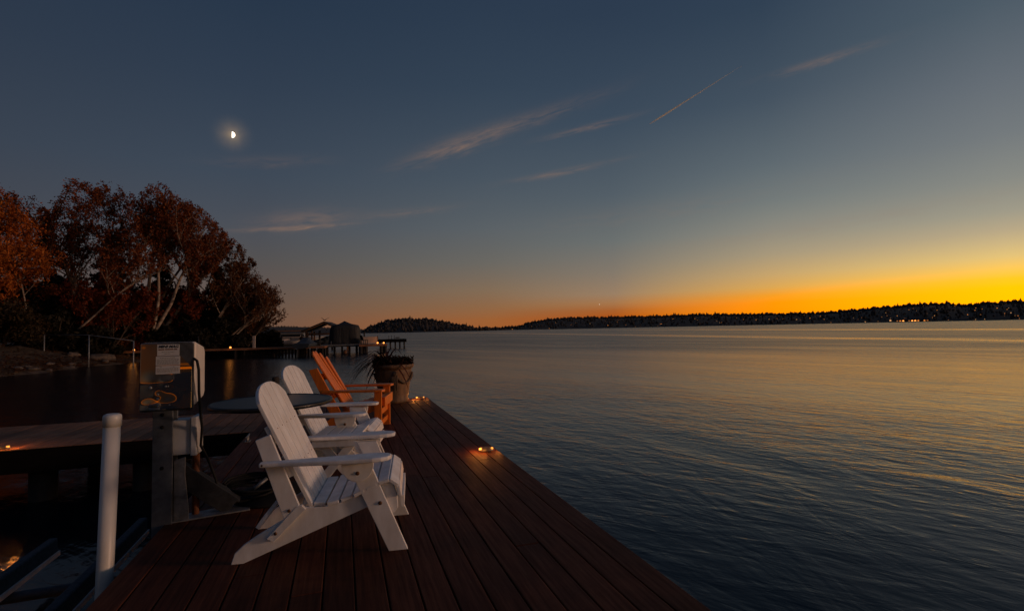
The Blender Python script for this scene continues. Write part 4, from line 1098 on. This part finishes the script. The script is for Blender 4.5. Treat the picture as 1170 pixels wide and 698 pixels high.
make_tree('birch_tree', 'many stemmed birch with pale trunks and a spreading rust crown', -14.5, 47.4, 13.2, [(-.10, 0, .98, (0, 0, 0)), (.12, 0, 1.0, (.01, 0, 0)), (.32, 0, .92, (.03, 0, 0)), (.45, .1, .78, (.04, 0, 0)), (.02, .1, .9, (0, 0, 0))], 'lf_rust', 'birch', 103, 13000, .15, .56, .26, tr=.19)
make_tree('birch_tree', 'pale trunked birch leaning right, crown over the middle of the bank', -12.9, 48.4, 9.3, [(.42, 0, .97, (.015, 0, 0)), (.30, .1, .86, (.0, 0, 0))], 'lf_rust', 'birch', 104, 8000, .15, .5, .30, tr=.13)
make_tree('birch_tree', 'slim birch leaning far right with a bare pale lower trunk', -11.5, 48.4, 7.6, [(.50, 0, 1.0, (.02, 0, 0)), (.62, 0, .8, (.02, 0, 0))], 'lf_brown', 'birch', 105, 6500, .145, .5, .32, tr=.12)
make_tree('birch_tree', 'low leaning birch nearest the open water with sparse brown leaves', -10.2, 48.6, 5.8, [(.55, 0, 1.0, (.03, 0, 0)), (.75, 0, .85, (.03, 0, 0)), (.2, .1, .85, (.02, 0, 0))], 'lf_brown', 'birch', 106, 7500, .14, .42, .40, sparse=.9, tr=.12)
make_tree('shore_tree', 'small brown tree spreading over the pier at the right end of the bank', -8.3, 49.6, 5.2, [(.15, 0, 1.0, (.02, 0, 0)), (.50, 0, .8, (.03, 0, 0)), (-.15, 0, .85, (0, 0, 0))], 'lf_brown', 'bark', 107, 7500, .14, .25, .48, tr=.10)
make_tree('birch_tree', 'bare leaning birch trunk crossing the dark shrubs below the tall tree', -19.0, 44.2, 6.6, [(.72, 0, .95, (.03, 0, 0))], 'lf_rust', 'birch', 108, 2600, .14, .62, .34, tr=.12)
make_tree('birch_tree', 'pale forked birch trunk among shrubs beside the orange weeping tree', -20.6, 44.3, 6.8, [(-.05, 0, 1.0, (-.02, 0, 0)), (-.45, 0, .8, (0, 0, 0))], 'lf_orange', 'birch', 109, 4200, .14, .5, .36, tr=.09)
make_tree('red_maple', 'low dark red maple in front of the birch trunks', -12.9, 48.0, 4.0, [(.0, 0, 1.0, (0, 0, 0)), (.4, 0, .8, (0, 0, 0)), (-.4, 0, .8, (0, 0, 0))], 'lf_red', 'bark', 110, 8000, .14, .2, .52, tr=.08)
make_tree('red_maple', 'dark red maple under the tall tree, left of the birch clump', -16.2, 45.0, 4.6, [(.0, 0, 1.0, (0, 0, 0)), (.35, 0, .85, (0, 0, 0)), (-.35, 0, .85, (0, 0, 0))], 'lf_red', 'bark', 111, 9000, .14, .2, .50, tr=.08)
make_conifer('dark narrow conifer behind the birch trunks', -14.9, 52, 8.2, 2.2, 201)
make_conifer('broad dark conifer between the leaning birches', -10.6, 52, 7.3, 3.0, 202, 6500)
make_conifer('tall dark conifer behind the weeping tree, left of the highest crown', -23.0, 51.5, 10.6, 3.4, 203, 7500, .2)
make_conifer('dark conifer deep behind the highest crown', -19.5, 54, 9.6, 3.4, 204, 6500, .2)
make_conifer('low dark conifer at the back of the bank behind the small brown tree', -8.6, 56, 6.2, 2.6, 205, 5000, .18)
make_shrub('round_bush', 'rounded olive bush at the left end of the gravel bank', -20.6, 41.2, 3.3, 4.4, 'lf_bush', 301, 9000, .12)
make_shrub('red_shrub', 'small bright red shrub beside the pier lamp', -14.75, 47.4, 2.3, 1.5, 'lf_red', 302, 2600, .12)
make_shrub('dry_shrub', 'pale dry grassy shrub left of the red shrub', -16.4, 47.2, 2.2, 1.7, 'lf_brown', 303, 1800, .10)
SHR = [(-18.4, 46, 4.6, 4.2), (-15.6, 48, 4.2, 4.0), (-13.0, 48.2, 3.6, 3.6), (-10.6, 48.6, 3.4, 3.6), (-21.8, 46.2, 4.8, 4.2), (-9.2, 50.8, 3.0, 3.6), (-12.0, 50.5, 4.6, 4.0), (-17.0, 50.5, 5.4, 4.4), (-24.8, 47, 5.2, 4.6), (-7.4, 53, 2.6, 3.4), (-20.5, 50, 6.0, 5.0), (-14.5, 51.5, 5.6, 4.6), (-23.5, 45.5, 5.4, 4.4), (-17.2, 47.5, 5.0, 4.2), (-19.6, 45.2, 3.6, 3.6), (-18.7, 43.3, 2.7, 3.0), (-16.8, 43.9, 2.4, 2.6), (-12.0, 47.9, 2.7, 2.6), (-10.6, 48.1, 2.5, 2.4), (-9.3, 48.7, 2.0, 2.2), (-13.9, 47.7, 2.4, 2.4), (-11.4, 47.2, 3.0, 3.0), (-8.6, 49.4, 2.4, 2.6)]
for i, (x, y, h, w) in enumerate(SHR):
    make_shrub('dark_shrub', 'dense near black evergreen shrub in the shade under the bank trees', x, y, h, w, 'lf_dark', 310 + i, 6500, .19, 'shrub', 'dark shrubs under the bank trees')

# ================================================================== LIGHTS ON THE FAR SHORE
def glow(name, label, cat, group, v, r, mat):
    o = proto.get(mat)
    if o is None:
        mb = MB(); mb.sphere((0, 0, 0), 1.0, 8, 6, (1, 1, .6)); o = mb.build(name, mat); proto[mat] = o
    else:
        o = o.copy(); COL.objects.link(o)
    o.location = v; o.scale = (r, r, r); tag(o, label, cat, group)
proto = {}
rnd = random.Random(77)
for i in range(74):
    a = rnd.uniform(20, 64); 
    if rnd.random() < .45: a = rnd.uniform(50, 64)
    t = rnd.choice([0.005, .06, .12, .2, .3, .4]) * rnd.uniform(.7, 1.2)
    v = surf_right(a, t); away = Vector((v.x, v.y, 0)).normalized()
    v = v - away * 12 + Vector((0, 0, 5.5 if t > .03 else 3.0))
    k = rnd.random()
    glow('house_light', 'tiny house light glowing in the dark woods of the far shore', 'house light', 'house lights on the far shore', v, rnd.uniform(.6, 1.35), 'houselight' if k < .45 else ('dimwin' if k < .8 else 'houselight2'))
for i, (az_, r_) in enumerate([(-4.3, 3.2), (-3.9, 2.4)]):
    v = surf_far(az_, .03); v = v - Vector((v.x, v.y, 0)).normalized() * 20 + Vector((0, 0, 3))
    glow('house_light', ['brighter amber house light on the far shore left of the boathouse', 'fainter amber house light on the far shore left of the boathouse'][i], 'house light', None, v, r_, 'houselight')
for i in range(9):
    a = rnd.uniform(12.2, 19.5); v = surf_right(max(a, 15.2), .03); d = v.length; v = Vector((d * math.sin(rad(a)), d * math.cos(rad(a)), v.z + 2))
    v = v - Vector((v.x, v.y, 0)).normalized() * 20
    glow('house_light', 'tiny house light glowing low on the point between the headland and the ridge', 'house light', 'house lights on the low point', v, rnd.uniform(.8, 1.5), 'houselight')
# lit waterfront building
a = rad(56.8); dW = 1690
wb = thing('waterfront_building', 'long low waterfront building with lit windows on the far shore at right', 'building', (dW * math.sin(a), dW * math.cos(a), WZ), -a)
MB().box((-36, 0, 0), (36, 14, 6)).build('wall', 'housewall', wb)
MB().prism([(-1, 6), (15, 6), (7, 9)], 'x', -37, 37).build('roof', 'shingle', wb)
for i in range(11):
    x = -33 + i * 6.2
    if i in (3, 8): continue
    MB().box((x, -.25, 2.0), (x + 3.4, -.05, 4.6)).build('window', 'lensfar' if i in (2, 5, 6) else ('houselight' if i % 2 else 'dimwin'), wb)
MB().sphere((-46, -2, 5), 2.2, 8, 6).build('yard_lamp', 'houselight2', wb)

# ================================================================== SKY OBJECTS
DM = 14000
mo = MB(); R_ = 68.0; n1, n2 = 24, 14
vs = []; fs = []
for i in range(n2 + 1):
    th = math.pi * i / n2
    for j in range(n1 + 1):
        ph_ = -math.pi / 2 + math.pi * j / n1
        vs.append((R_ * math.sin(th) * math.cos(ph_), R_ * math.sin(th) * math.sin(ph_), R_ * math.cos(th)))
for i in range(n2):
    for j in range(n1): fs.append((i * (n1 + 1) + j, (i + 1) * (n1 + 1) + j, (i + 1) * (n1 + 1) + j + 1, i * (n1 + 1) + j + 1))
for i in range(n2): fs.append((i * (n1 + 1), i * (n1 + 1) + n1, (i + 1) * (n1 + 1) + n1, (i + 1) * (n1 + 1)))
mo.add(vs, fs, True)
o = mo.build('moon', 'moon', None, 0, MD * DM); o.rotation_euler = (0, 0, rad(12))
tag(o, 'bright half moon in the upper left sky', 'moon')
def direc(azd, eld): return Vector((math.sin(rad(azd)) * math.cos(rad(eld)), math.cos(rad(azd)) * math.cos(rad(eld)), math.sin(rad(eld))))
o = MB().sphere((0, 0, 0), 11, 8, 6).build('evening_star', 'star', None, 0, direc(28.39, 2.6) * 13500)
tag(o, 'tiny evening star low over the far shore', 'star')
c0, c1_ = direc(34.41, 21.31), direc(43.97, 25.24)
H_ = 8000; p0 = c0 * (H_ / c0.z); p1 = c1_ * (H_ / c1_.z)
pts = [p0.lerp(p1, i / 30) for i in range(31)]
rr = [28 * (min(1, .25 + i / 5)) * (1 - .97 * max(0, (i - 8) / 22) ** .8) + .5 for i in range(31)]
o = MB().tube(pts, rr, 16).build('contrail', 'contrail')
tag(o, 'thin straight aircraft trail slanting up through the upper right sky', 'contrail')
